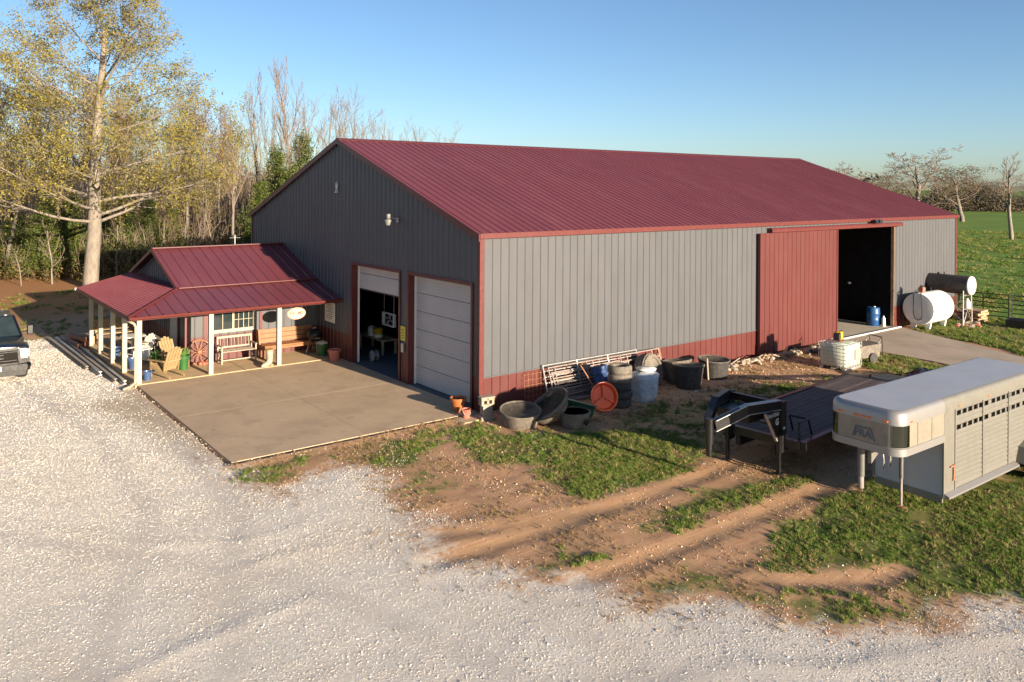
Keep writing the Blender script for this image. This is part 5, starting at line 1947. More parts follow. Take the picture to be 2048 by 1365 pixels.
def wheel(t, x, y, z, R, w, side, rim='chrome', name="wheel", rot=0.0):
    o = bpy.data.objects.new(name, None)
    C.objects.link(o)
    o.parent = t
    o.location = (x, y, z)
    o.rotation_euler = (0, 0, rot)
    MB().lathe([(R * .56, -w / 2), (R * .9, -w / 2 - .005), (R, -w / 2 + .04), (R, w / 2 - .04), (R * .9, w / 2 + .005), (R * .56, w / 2), (R * .55, 0), (R * .56, -w / 2)], (0, 0, 0), 28, 'y').build("tyre", M['rubber'], o, True, angle=40)
    s = side
    MB().lathe([(0, s * .03), (R * .16, s * .04), (R * .2, 0), (R * .45, -s * .02), (R * .54, s * w * .42), (R * .57, s * w * .46)], (0, 0, 0), 24, 'y').build("rim", M[rim], o, True, angle=30)
    for k in range(6):
        a = k * math.pi / 3
        MB().lathe([(0, -.02), (.016, -.02), (.016, .02), (0, .02)], (R * .3 * math.cos(a), s * .03, R * .3 * math.sin(a)), 6, 'y').build("lug_nut", M['steel'], o)
    return o


def stock_trailer():
    th = -0.021
    t = thing("stock_trailer", "silver gooseneck stock trailer with two rows of side vents", "trailer", (3.13, -11.56, G0), th)
    w, n, Lr, zb, zn, zt = 1.485, 1.70, 4.975, 0.44, 1.53, 2.39
    rc = .27

    def plan(inset=0.0, x_end=0.0):
        r = rc - inset * .5
        p_ = [(x_end, inset)]
        for k in range(9):
            a = math.pi * 1.5 - k * math.pi / 16
            p_.append((-n + inset + r + r * math.cos(a), inset + r + r * math.sin(a)))
        for k in range(9):
            a = math.pi - k * math.pi / 16
            p_.append((-n + inset + r + r * math.cos(a), w - inset - r + r * math.sin(a)))
        p_.append((x_end, w - inset))
        return p_

    def band(levels, x_end=0.0):
        mb = MB()
        vs, fs = [], []
        for (z, ins) in levels:
            vs += [(a, b_, z) for a, b_ in plan(ins, x_end)]
        m_ = len(plan())
        for i in range(len(levels) - 1):
            for k in range(m_ - 1):
                fs.append((i * m_ + k, i * m_ + k + 1, (i + 1) * m_ + k + 1, (i + 1) * m_ + k))
        return mb.add(vs, fs)
    band([(zn, .04), (zn + .01, -.018), (zn + .15, -.018), (zn + .16, .004)]).build("nose_rim", M['alurim'], t, True, angle=50)
    band([(zn + .158, .0), (zt - .27, .0)], .02).build("nose_panel", M['aludark'], t, True, angle=50)
    band([(zt - .275, .004), (zt - .27, -.012), (zt - .11, -.008), (zt - .05, .01), (zt - .012, .04), (zt, .085)], .0).build("nose_cap", M['alurim'], t, True, angle=60)
    band([(zn + .008, .05), (zn + .006, w / 2 - .01)]).build("nose_floor", M['alu'], t)
    # roof
    mb = MB()
    pl = plan(.085, Lr - .1)
    vs = [(a, b_, zt) for a, b_ in pl] + [(a, b_, zt - .02) for a, b_ in pl]
    m_ = len(pl)
    mb.add(vs, [tuple(range(m_)), tuple(range(2 * m_ - 1, m_ - 1, -1))] + [(k, (k + 1) % m_, (k + 1) % m_ + m_, k + m_) for k in range(m_)])
    mb.build("roof", M['aluroof'], t)
    for s, nm in ((0, "near"), (1, "far")):
        yy = lambda q: q if s == 0 else w - q
        mb = MB()
        prof = [(-.012, zt - .27), (-.008, zt - .11), (.01, zt - .05), (.04, zt - .012), (.085, zt), (.085, zt - .02)]
        vs, fs = [], []
        for (q, z) in prof:
            vs += [(0, yy(q), z), (Lr - .05, yy(q), z)]
        for i in range(len(prof) - 1):
            fs.append((2 * i, 2 * i + 1, 2 * i + 3, 2 * i + 2))
        mb.add(vs, fs).build("roof_rail", M['alu'], t, True, angle=50)
    # front bulkhead, floor, tail, inner darkness
    MB().box(.03, .03, zb, .06, w - .03, zt - .1).build("bulkhead", M['aluroof'], t)
    for q in (-1.05, -.5):
        MB().box(q - .012, -.006, zn + .16, q + .012, .0, zt - .27).build("seam_strip", M['alu'], t)
    for q in (1.7, 2.95, 4.2):
        MB().box(q - .02, -.016, zb + .06, q + .02, .01, zt - .27).build("side_post", M['alu'], t)
    MB().box(.06, .05, zb + .02, Lr - .1, w - .05, zb + .06).build("floor", M['pallet'], t)
    MB().box(Lr - .1, .02, zb, Lr - .06, w - .02, zt - .05).build("tail_gate", M['alu'], t)
    MB().box(.08, .06, zb + .1, Lr - .12, .075, zt - .2).build("inner_shade_sheet", M['void'], t)  # near-black sheet stands in for the shade behind the vents
    # near side: plain front panel, then slats and vent rows
    MB().box(0.0, 0.0, zb, .44, .03, zt - .268).build("side_panel", M['alu'], t)
    MB().box(0.0, w - .03, zb, Lr - .1, w, zt - .268).build("side_panel", M['alu'], t)
    MB().box(.44, -.02, zb, .47, .03, zt - .268).build("side_post", M['alurim'], t)
    rows = []
    z = zb + .06
    while z < zt - .3:
        rows.append(z)
        z += .098
    vent = [len(rows) - 2, len(rows) - 5]
    for i, z in enumerate(rows):
        z1 = min(z + .098, zt - .268)
        if i in vent:
            x = .47
            k = 0
            while x < Lr - .15:
                wd = .06 if k % 6 else .14
                if x > .48:
                    MB().box(x, .006, z, min(x + wd, Lr - .1), .03, z1).build("vent_bar", M['alu'], t)
                else:
                    wd = .07
                    MB().box(x, .006, z, x + wd, .03, z1).build("vent_bar", M['alu'], t)
                x += wd + .19
                k += 1
        else:
            mb = MB()
            prof = [(.03, z), (.008, z + .002), (.0, z + .014), (-.002, z1 - .03), (.006, z1 - .014), (.012, z1 - .002), (.03, z1)]
            vs, fs = [], []
            for (q, zz) in prof:
                vs += [(.47, q, zz), (Lr - .1, q, zz)]
            for j in range(len(prof) - 1):
                fs.append((2 * j, 2 * j + 1, 2 * j + 3, 2 * j + 2))
            mb.add(vs, fs).build("side_slat", M['alu'], t)
    MB().prism([(-.1, zb - .03), (.03, zb - .03), (.03, zb + .06), (-.005, zb + .06), (-.1, zb + .01)], 0.02, 3.3, 'yz').build("running_board", M['alurim'], t)
    MB().box(0, .0, zb - .02, Lr - .1, .08, zb).box(0, w - .08, zb - .02, Lr - .1, w, zb).build("sill", M['steel'], t)
    # fenders and wheels
    for s in (0, 1):
        yc = -.13 if s == 0 else w + .13
        for x in (4.05, 4.85):
            wheel(t, x, yc, .36, .36, .21, -1 if s == 0 else 1, 'steel')
        mb = MB()
        pts = [(3.35, .48), (3.5, .8), (3.75, .88), (5.15, .88), (5.4, .8), (5.55, .48)]
        vs, fs = [], []
        for (x, z) in pts:
            vs += [(x, -.27 if s == 0 else w + .27, z), (x, .0 if s == 0 else w, z)]
        for j in range(len(pts) - 1):
            fs.append((2 * j, 2 * j + 1, 2 * j + 3, 2 * j + 2))
        nb = len(vs)
        vs2 = vs + [(a, b_, c - .02) for a, b_, c in vs]
        fs2 = fs + [tuple(q + nb for q in f[::-1]) for f in fs]
        mb.add(vs2, fs2).build("fender", M['alu'], t)
    MB().box(3.3, .1, .3, 5.6, w - .1, zb).build("axle_frame", M['black'], t)
    # windows wrapped round the nose corners
    for s in (0, 1):
        mb = MB()
        pl = plan(-.008)
        seg = pl[3:10] if s == 0 else pl[10:17]
        if s == 0:
            seg = [(-n + rc + .06, -.008)] + pl[1:8]
        else:
            seg = pl[11:18] + [(-n + rc + .06, w + .008)]
        vs, fs = [], []
        for (a, b_) in seg:
            vs += [(a, b_, zn + .17), (a, b_, zt - .28)]
        for j in range(len(seg) - 1):
            fs.append((2 * j, 2 * j + 2, 2 * j + 3, 2 * j + 1))
        mb.add(vs, fs).build("nose_window", M['mirror'], t, True)
    for (a, b_) in ((-n - .02, .28), (-n - .02, w / 2 - .13), (-n - .02, w / 2), (-n - .02, w / 2 + .13), (-n - .02, w - .28)):
        MB().cbox(a - .012, b_ - .045, zt - .235, a + .02, b_ + .045, zt - .2, .006).build("marker_light", M['amber'], t)
    for a in (-n + rc + .12, .62, 1.95):
        MB().cbox(a - .04, -.026, zt - .235, a + .04, -.008, zt - .205, .005).build("marker_light", M['amber'], t)
    lg = text_obj("logo_lettering", "FRA", .2, M['inkgrey'], t, (-n - .006, w / 2 + .0, zn + .3), (math.pi / 2, 0, -math.pi / 2), .003, .006)
    mb = MB()
    for (a0, z0, a1, z1) in ((.2, .22, .14, .42), (.14, .42, -.16, .42), (-.16, .42, -.24, .2)):
        mb.beam((-n - .006, w / 2 + a0, zn + z0), (-n - .006, w / 2 + a1, zn + z1), .012, .028)
    mb.build("logo_outline", M['inkgrey'], t)
    # coupler, landing jack, chains, latch
    MB().tube([(-1.58, w / 2 + .1, zn + .02), (-1.58, w / 2 + .1, .95)], .07, 12).build("coupler_tube", M['steel2'], t, True, angle=40)
    MB().tube([(-1.58, w / 2 + .1, .95), (-1.58, w / 2 + .1, .72)], .055, 12).build("coupler_socket", M['oldwhite'], t, True, angle=40)
    MB().add([(-1.45, w / 2 - .04, zn), (-.9, w / 2 - .04, zn), (-1.45, w / 2 - .04, 1.2), (-1.45, w / 2 + .04, zn), (-.9, w / 2 + .04, zn), (-1.45, w / 2 + .04, 1.2)], [(0, 1, 2), (5, 4, 3), (0, 2, 5, 3), (1, 0, 3, 4), (2, 1, 4, 5)]).build("coupler_gusset", M['alu'], t)
    for q in (-1.2, -.95):
        MB().tube([(q, w / 2 - .12, zn), (q + .04, w / 2 - .14, 1.2), (q + .1, w / 2 - .1, 1.05), (q + .16, w / 2 - .06, 1.25), (q + .18, w / 2, zn)], .012, 5).build("safety_chain", M['steel'], t, True)
    MB().tube([(-.16, .78, zn), (-.16, .78, .62)], .042, 10).build("jack_tube", M['steel2'], t, True, angle=40)
    MB().tube([(-.16, .78, .64), (-.16, .78, .06)], .028, 10).build("jack_leg", M['oldwhite'], t, True, angle=40)
    MB().box(-.24, .7, .01, -.08, .86, .035).build("jack_foot", M['rust'], t)
    MB().box(.36, -.03, .72, .4, .0, 1.02).box(.24, -.03, .98, .36, 0, 1.01).box(.34, -.03, .7, .46, 0, .725).build("door_latch", M['rust'], t)
    MB().box(.012, .04, zb - .14, .06, w - .04, zb).build("gravel_guard", M['alu'], t)


stock_trailer()


def flatbed():
    th = math.radians(5.0)
    t = thing("flatbed_trailer", "black gooseneck flatbed trailer with a dark plank deck", "trailer", (2.71, -7.46, G0), th)
    hw, Ld, zd = 1.17, 7.3, .82
    npl = 12
    for k in range(npl):
        y0 = -hw + .06 + k * (2 * hw - .12) / npl
        for (x0, x1) in ((.08, 3.66), (3.675, Ld)):
            MB().cbox(x0, y0 + .004, zd - .04, x1, y0 + (2 * hw - .12) / npl - .004, zd + rnd.uniform(-.004, .004), .005).build("deck_plank", M['deck'], t)
    for s in (-1, 1):
        MB().box(-.02, s * hw - .06, zd - .17, Ld + .1, s * hw + .06, zd + .025).build("side_rail", M['black'], t)
    MB().box(-.06, -hw + .06, zd - .17, .075, hw - .06, zd + .02).build("front_rail", M['black'], t)
    for k in range(9):
        x = .5 + k * .82
        MB().box(x - .04, -hw + .06, zd - .13, x + .04, hw - .06, zd - .045).build("cross_member", M['black'], t)
    for s in (-1, 1):
        MB().box(-.05, s * .45 - .06, zd - .42, Ld, s * .45 + .06, zd - .135).build("main_beam", M['black'], t)
        MB().box(1.0 + 0 * s, s * (hw + .062), zd - .08, 1.12, s * (hw + .066), zd - .04) if s < 0 else None
    # uprights, neck, gusset
    cx = -1.95
    for s in (-1, 1):
        y = s * .67
        MB().box(-.16, y - .07, zd - .3, .06, y + .07, 1.68).build("upright", M['black'], t)
        mb = MB()
        yb = s * .42
        yc = s * .1
        mb.beam((-.1, y, 1.62), (-1.1, yb, 1.63), .1, .2)
        mb.beam((-1.08, yb, 1.63), (cx + .05, yc, 1.36), .1, .24)
        mb.build("neck_beam", M['black'], t)
        for zo in (.105, -.105):
            mb = MB()
            mb.beam((-.16, y, 1.62 + zo), (-1.1, yb, 1.63 + zo), .15, .015)
            mb.beam((-1.09, yb, 1.63 + zo * 1.1), (cx + .05, yc, 1.36 + zo * 1.1), .15, .015)
            mb.build("neck_flange", M['steel'] if s < 0 else M['black'], t)  # near flange in bright steel stands in for a highlight line
        MB().prism([(-.78, 1.52), (-.14, 1.52), (-.14, zd), (-.3, zd)], y - .012, y + .012, 'xz').build("gusset_plate", M['black'], t)
        MB().beam((-.79, y - .02 * 1, 1.52), (-.3, y - .02, zd), .06, .03).build("neck_brace", M['steel'] if s < 0 else M['black'], t)
        # landing jacks
        MB().box(-.2, y - .05, .5, -.1, y + .05, 1.0).build("jack_tube", M['black'], t)
        MB().box(-.185, y - .035, .06, -.115, y + .035, .52).build("jack_leg", M['black'], t)
        MB().box(-.24, y - .09, .02, -.06, y + .09, .06).build("jack_foot", M['black'], t)
    MB().box(-.14, -.6, 1.5, -.02, .6, 1.66).box(-.12, -.6, 1.08, -.04, .6, 1.14).build("neck_cross_bar", M['black'], t)
    MB().tube([(cx, 0, 1.5), (cx, 0, .95)], .09, 12).build("coupler_tube", M['black'], t, True, angle=40)
    MB().tube([(cx, 0, .97), (cx, 0, .68)], .065, 12).build("coupler_socket", M['black'], t, True, angle=40)
    MB().tube([(cx + .1, .05, 1.2), (cx + .12, .06, .8), (cx + .16, .05, .72)], .012, 5).build("safety_chain", M['steel'], t)
    MB().box(-1.0, -.4, 1.28, -.35, .4, 1.5).build("neck_toolbox", M['black'], t)
    mk = text_obj("brand_lettering", "PLATINUM", .12, M['paper'], t, (-.36, -.685, 1.42), (math.pi / 2, 0, 0), .002)
    mk = text_obj("emblem", "G", .2, M['paper'], t, (-.26, -.685, 1.24), (math.pi / 2, 0, 0), .002, .006)
    MB().cbox(-.08, -.748, 1.05, -.02, -.741, 1.11, .002).build("reflector", M['paper'], t)
    # spare wheel lying on the deck
    for (x0, z0, x1, z1) in ((.25, .84, .25, 1.32), (.25, 1.32, .62, 1.3), (.62, 1.3, .78, .86)):
        pass
    for s in (-1.02, -.55):
        MB().tube([(.12, s, zd), (.12, s, zd + .42), (.55, s, zd + .4), (.72, s, zd + .02)], .025, 6).build("step_rail", M['black'], t)
    MB().tube([(.55, -1.02, zd + .4), (.55, -.55, zd + .4)], .025, 6).build("step_rail", M['black'], t)
    # axles
    for s in (-1, 1):
        for x in (4.9, 5.8):
            wheel(t, x, s * .88, .38, .38, .24, s, 'black')
    # dovetail and folded ramps
    for s in (-1, 1):
        MB().beam((Ld + .1, s * hw, zd - .06), (Ld + 1.5, s * hw, zd - .32), .1, .16).build("tail_rail", M['black'], t)
    for k in range(8):
        x = Ld + .2 + k * .17
        MB().box(x, -hw + .06, zd - .1 - k * .032, x + .05, hw - .06, zd - .06 - k * .032).build("tail_slat", M['black'], t)
    for s in (-1, 1):
        rp = bpy.data.objects.new("ramp", None)
        C.objects.link(rp)
        rp.parent = t
        rp.location = (Ld + 1.5, s * .6, zd - .25)
        rp.rotation_euler = (0, math.radians(8), 0)
        for q in (-.48, .48):
            MB().box(0, q - .03, -.05, 1.7, q + .03, .04).build("ramp_rail", M['black'], rp)
        for k in range(9):
            MB().box(.05 + k * .19, -.45, -.03, .09 + k * .19, .45, .02).build("ramp_rung", M['black'] if k % 2 else M['steel'], rp)
    MB().box(Ld + 1.45, -hw, .35, Ld + 1.55, hw, .52).build("tail_bumper", M['black'], t)
    for s in (-1, 1):
        MB().cbox(Ld + 1.55, s * .9 - .09, .38, Ld + 1.565, s * .9 + .09, .48, .004).build("tail_light", M['amber'], t)
    return t


fb = flatbed()
t = thing("spare_wheel", "spare wheel lying flat at the front of the flatbed deck", "wheel", (4.45, -6.2, G0 + .825), .3)
MB().lathe(tyre(R=.4, r=.23, w=.22), (0, 0, .12), 28).build("tyre", M['rubber'], t, True, angle=40)
MB().lathe([(0, .14), (.06, .15), (.08, .1), (.14, .1), (.2, .16), (.235, .2)], (0, 0, 0), 24).build("rim", M['steel'], t, True, angle=40)
for k in range(8):
    a = k * math.pi / 4
    MB().lathe([(0, .12), (.025, .12), (.025, .142), (0, .142)], (.14 * math.cos(a), .14 * math.sin(a), 0), 8).build("rim_hole", M['void'], t)
t = thing("black_tarp_heap", "heap of black plastic sheeting lying at the flatbed's rear", "plastic sheeting", (13.9, -6.15, G0))
mb = MB()
rr = random.Random(21)
vs, fs = [], []
for i in range(15):
    for j in range(11):
        u, v = i / 14 * 2 - 1, j / 10 * 2 - 1
        h_ = max(0, 1 - u * u * .95) * max(0, 1 - v * v * .95)
        vs.append((u * .95 + rr.uniform(-.03, .03), v * .7 + rr.uniform(-.03, .03), .03 + .5 * h_ ** .7 + rr.uniform(-.05, .05) * h_ ** .3))
for i in range(14):
    for j in range(10):
        a = i * 11 + j
        fs.append((a, a + 11, a + 12, a + 1))
mb.add(vs, fs).build("sheeting", pmat('black_sheeting', (.012, .012, .014), .3, var=.3), t)
for k in range(10):
    MB().lathe([(0, 0), (.06, .0), (.07, .05), (.03, .1), (0, .1)], (0, 0, 0), 7).build("weight_stone", M['rubber2'], t, False, (rr.uniform(-.8, .8), rr.uniform(-.65, .65), .03 + rr.random() * .1))


def pickup():
    t = thing("pickup_truck", "dark blue pickup with chrome grille parked on the gravel", "pickup truck", (-10.76, 11.86, G0))
    hw = .99

    def loft(name, secs, mat, parent, smooth_a=35, close=True):
        """secs: list of (y, [(x, z) ...]) with equal counts"""
        mb = MB()
        vs, fs = [], []
        m_ = len(secs[0][1])
        for (y, pl) in secs:
            vs += [(a, y, z) for a, z in pl]
        for i in range(len(secs) - 1):
            for k in range(m_):
                k2 = (k + 1) % m_
                fs.append((i * m_ + k, i * m_ + k2, (i + 1) * m_ + k2, (i + 1) * m_ + k))
        fs.append(tuple(range(m_))[::-1])
        fs.append(tuple((len(secs) - 1) * m_ + k for k in range(m_)))
        return mb.add(vs, fs).build(name, mat, parent, True, angle=smooth_a)

    def sec(w_, z0, z1, r=.1, crown=.02):
        return [(-w_ + .03, z0), (w_ - .03, z0), (w_, z0 + .12), (w_, z1 - r), (w_ - r * .35, z1 - r * .35), (w_ - r * 1.1, z1), (w_ * .4, z1 + crown), (-w_ * .4, z1 + crown), (-w_ + r * 1.1, z1), (-w_ + r * .35, z1 - r * .35), (-w_, z1 - r), (-w_, z0 + .12)]
    loft("hood", [(.12, sec(hw - .06, .62, 1.16, .12)), (.3, sec(hw - .01, .55, 1.22, .12, .03)), (.7, sec(hw, .82, 1.25, .12, .04)), (1.62, sec(hw, .82, 1.3, .12, .03))], M['paint'], t)
    loft("cab_body", [(1.6, sec(hw, .42, 1.29, .1, 0)), (1.7, sec(hw, .42, 1.3, .1, 0)), (4.1, sec(hw, .42, 1.3, .1, 0))], M['paint'], t)
    mb = MB()

    def ring(w_, y0, y1, z):
        return [(-w_, y0, z), (w_, y0, z), (w_, y1, z), (-w_, y1, z)]
    a, b_ = ring(hw - .06, 1.5, 3.98, 1.28), ring(hw - .24, 2.22, 3.75, 1.92)
    mb.add(a + b_, [(4, 5, 6, 7), (0, 1, 5, 4), (1, 2, 6, 5), (2, 3, 7, 6), (3, 0, 4, 7)])
    mb.build("cab_roof", M['paint'], t)

    def pane(p_, off, nm):
        c_ = sum((Vector(q) for q in p_), Vector()) / 4
        vs = [Vector(q).lerp(c_, .09) + Vector(off) for q in p_]
        MB().add(vs, [(0, 1, 2, 3)]).build(nm, M['glass'], t)
    pane([a[0], a[1], b_[1], b_[0]], (0, -.012, .008), "windshield")
    pane([a[1], a[2], b_[2], b_[1]], (.012, 0, .004), "side_window")
    pane([a[3], a[0], b_[0], b_[3]], (-.012, 0, .004), "side_window")
    for k in range(5):
        MB().cbox(-.5 + k * .25 - .04, 2.28, 1.925, -.5 + k * .25 + .04, 2.38, 1.955, .008).build("roof_light", M['amber'] if k % 2 else M['headlamp'], t)
    loft("bed", [(4.15, sec(hw, .5, 1.25, .06, 0)), (5.85, sec(hw, .5, 1.25, .06, 0))], M['paint'], t)
    # front end
    mb = MB()
    mb.prism([(-.62, .64), (.62, .64), (.66, .72), (.6, 1.12), (-.6, 1.12), (-.66, .72)], .02, .11, 'xz')
    mb.build("grille", M['void'], t)
    mb = MB()
    for (p_, q) in (((-.64, 1.12), (.64, 1.12)), ((-.66, .64), (.66, .64)), ((-.64, 1.12), (-.68, .7)), ((.64, 1.12), (.68, .7)), ((-.68, .7), (-.66, .64)), ((.68, .7), (.66, .64))):
        mb.beam((p_[0], .02, p_[1]), (q[0], .02, q[1]), .06, .075)
    mb.build("grille_surround", M['chrome'], t)
    for z in (.76, 1.04):
        MB().beam((-.6, .0, z), (.6, .0, z), .04, .022).build("grille_bar", M['chrome'], t)
    text_obj("badge_lettering", "GMC", .2, M['chrome'], t, (0, -.015, .9), (math.pi / 2, 0, 0), .012, .008)
    for s in (-1, 1):
        MB().prism([(s * .68, .82), (s * .95, .86), (s * .97, 1.08), (s * .67, 1.1)], .03, .28, 'xz').build("headlight", M['headlamp'], t)
        MB().prism([(s * .7, .62), (s * .96, .66), (s * .96, .8), (s * .7, .78)], .06, .2, 'xz').build("fog_lamp", M['black'], t)
        wheel(t, s * .84, .95, .4, .4, .27, s, 'chrome', rot=-math.pi / 2)
        wheel(t, s * .84, 4.75, .4, .4, .27, s, 'chrome', rot=-math.pi / 2)
        for yc in (.95, 4.75):
            mb = MB()
            vs, fs = [], []
            for k in range(11):
                an = math.pi * k / 10
                for (rr_, xo) in ((.47, 1.0), (.53, 1.0)):
                    vs.append((s * (hw + .012), yc + rr_ * math.cos(an), .4 + rr_ * math.sin(an)))
            for k in range(10):
                fs.append((2 * k, 2 * k + 1, 2 * k + 3, 2 * k + 2))
            mb.add(vs, fs).build("wheel_arch", M['black'], t)
        MB().beam((s * .95, 1.95, 1.36), (s * 1.14, 1.9, 1.4), .05, .05).build("mirror_arm", M['black'], t)
        MB().cbox(s * 1.2 - .1, 1.84, 1.26, s * 1.2 + .1, 1.94, 1.6, .03).build("mirror", M['black'], t, True, angle=40)
        MB().cbox(s * 1.0 - .01, 2.55, 1.1, s * 1.0 + .03, 2.72, 1.14, .005).build("door_handle", M['chrome'], t)
    loft("front_bumper", [(-.06, sec(.9, .42, .62, .05, 0)), (.02, sec(1.0, .4, .64, .05, 0)), (.2, sec(1.02, .42, .64, .05, 0))], M['chrome'], t)
    MB().cbox(-.16, -.085, .45, .16, -.07, .6, .004).build("licence_plate", M['white'], t)
    MB().box(-.85, .02, .25, .85, .3, .42).build("air_dam", M['black'], t)
    MB().box(-.8, .3, .28, .8, 5.7, .5).build("chassis", M['black'], t)
    for s in (-1, 1):
        MB().tube([(s * 1.0, 1.75, .32), (s * 1.06, 1.8, .32), (s * 1.06, 3.95, .32), (s * 1.0, 4.0, .32)], .04, 8).build("side_step", M['chrome'], t)
        MB().cbox(-.0 + s * .3, .7, 1.262, s * .3 + .03, 1.5, 1.272, .002).build("hood_crease", M['paint'], t)


pickup()

# ------------------------------------------------------------------ trees
def colpos(u, D):
    """ground point under image column u (2048 wide) at depth D metres"""
    p_ = CAM + fw * D + rt0 * ((u - 1024) / 1609.9 * D)
    return p_.x, p_.y


M['bark'] = pmat('pale_bark', (0.2, 0.17, 0.135), 0.9, var=.3, scale=6, stretch=(1, 1, .3), bmp=.5, bscale=25)
M['barkgrey'] = pmat('grey_bark', (0.16, 0.135, 0.115), 0.9, var=.3, scale=6, stretch=(1, 1, .3), bmp=.4, bscale=25)
M['twig'] = pmat('twig', (0.18, 0.135, 0.1), 0.9, var=.25, scale=2)


def leaf_mat(name, stops, tr=0.35):
    m, nt, b = new_mat(name)
    geo = nt.nodes.new("ShaderNodeNewGeometry")
    c = ramp(nt, geo.outputs["Random Per Island"], stops)
    big = noise(nt, objco(nt), 0.55, 3)
    c = mix(nt, math_n(nt, 'MULTIPLY', smooth(nt, big, .4, .7), .5), c, tuple(q * .55 for q in stops[0][1]))
    nt.links.new(c, b.inputs["Base Color"])
    b.inputs["Roughness"].default_value = 0.65
    b.inputs["Specular IOR Level"].default_value = 0.25
    out = [n for n in nt.nodes if n.type == 'OUTPUT_MATERIAL'][0]
    t = nt.nodes.new("ShaderNodeBsdfTranslucent")
    nt.links.new(c, t.inputs[0])
    ms = nt.nodes.new("ShaderNodeMixShader")
    ms.inputs[0].default_value = tr
    nt.links.new(b.outputs[0], ms.inputs[1])
    nt.links.new(t.outputs[0], ms.inputs[2])
    nt.links.new(ms.outputs[0], out.inputs[0])
    return m


M['oakbud'] = leaf_mat('young_oak_leaf', [(0, (0.18, 0.15, 0.025)), (.4, (0.28, 0.24, 0.04)), (.75, (0.34, 0.31, 0.07)), (1, (0.3, 0.21, 0.07))])
M['cedar'] = leaf_mat('cedar_foliage', [(0, (0.035, 0.06, 0.01)), (.5, (0.08, 0.115, 0.018)), (.85, (0.14, 0.17, 0.03)), (1, (0.19, 0.175, 0.05))], .2)
M['brushleaf'] = leaf_mat('brush_leaf', [(0, (0.06, 0.05, 0.016)), (.35, (0.12, 0.11, 0.025)), (.7, (0.17, 0.09, 0.035)), (1, (0.2, 0.17, 0.05))], .25)
M['reddish'] = leaf_mat('red_bud_twigs', [(0, (0.16, 0.07, 0.05)), (.6, (0.23, 0.12, 0.08)), (1, (0.28, 0.18, 0.08))], .2)


def tree_mesh(seed, height, trunk_r, spread=.9, levels=4, clear=.3, kids=(9, 6, 5, 4), upw=.35, lens=(.45, .5, .5, .5), wob=.16, minr=.006, lead=1.0, droop=0.0, ang0=None, fall=.55):
    """polylines of trunk and branches: list of (points, radii, level); tips for leaves"""
    r = random.Random(seed)
    out, tips = [], []

    def branch(p, d, ln, rad, lv):
        n = (9, 6, 4, 3, 3)[min(lv, 4)]
        pts, rads = [p.copy()], [rad]
        q, dd = p.copy(), d.copy()
        taper = .35 if lv == 0 else .25
        for i in range(n):
            t = (i + 1) / n
            w = wob * (.35 if lv == 0 else 1)
            dd = dd + Vector((r.gauss(0, w), r.gauss(0, w), r.gauss(0, w * .6) + (upw if lv else .12) * .3 - (droop if lv > 1 else 0) * .2))
            dd.normalize()
            q = q + dd * (ln / n)
            pts.append(q.copy())
            rads.append(max(minr, rad * (1 - t * (1 - taper))))
        out.append((pts, rads, lv))
        if lv >= levels:
            tips.append((pts[-1], dd.copy()))
            tips.append((pts[len(pts) // 2], dd.copy()))
            return
        k = kids[min(lv, len(kids) - 1)]
        k = max(2, int(round(k * r.uniform(.8, 1.2))))
        st = clear if lv == 0 else .25
        az = r.random() * 6.28
        for i in range(k):
            t = st + (1 - st) * (i + r.random() * .8) / k
            t = min(t, .985)
            if lv == 0 and ang0:
                t = st + (1 - st) * ((t - st) / (1 - st)) ** 1.35
            f = t * n
            i0 = min(int(f), n - 1)
            bp = pts[i0].lerp(pts[i0 + 1], f - i0)
            br = rads[i0] * (1 - (f - i0)) + rads[i0 + 1] * (f - i0)
            az += 2.4 + r.gauss(0, .35)
            axis = (pts[i0 + 1] - pts[i0]).normalized()
            x = axis.orthogonal().normalized()
            y = axis.cross(x)
            ang = (spread * r.uniform(.75, 1.2)) * (1.0 if lv else (1.15 - .5 * t))
            if lv == 0 and ang0:
                ang = (ang0[0] + (ang0[1] - ang0[0]) * (t - st) / (1 - st)) * r.uniform(.9, 1.1)
            nd = axis * math.cos(ang) + (x * math.cos(az) + y * math.sin(az)) * math.sin(ang)
            nd.z += upw * (.5 if lv else .25)
            nd.normalize()
            l2 = ln * lens[min(lv, len(lens) - 1)] * (1.15 - fall * t if lv == 0 else 1.05 - .4 * t) * r.uniform(.8, 1.15)
            branch(bp, nd, l2, max(minr, br * (r.uniform(.28, .4) if (lv == 0 and ang0) else r.uniform(.42, .6))), lv + 1)
        tips.append((pts[-1], dd.copy()))
    branch(Vector((0, 0, -.15)), Vector((r.gauss(0, .02), r.gauss(0, .02), 1)), height * lead, trunk_r, 0)
    zm = max(q.z for l in out for q in l[0])
    k_ = height / zm
    for l in out:
        for q in l[0]:
            q *= k_
    return out, [(p_ * k_ if False else p_, d_) for p_, d_ in tips]


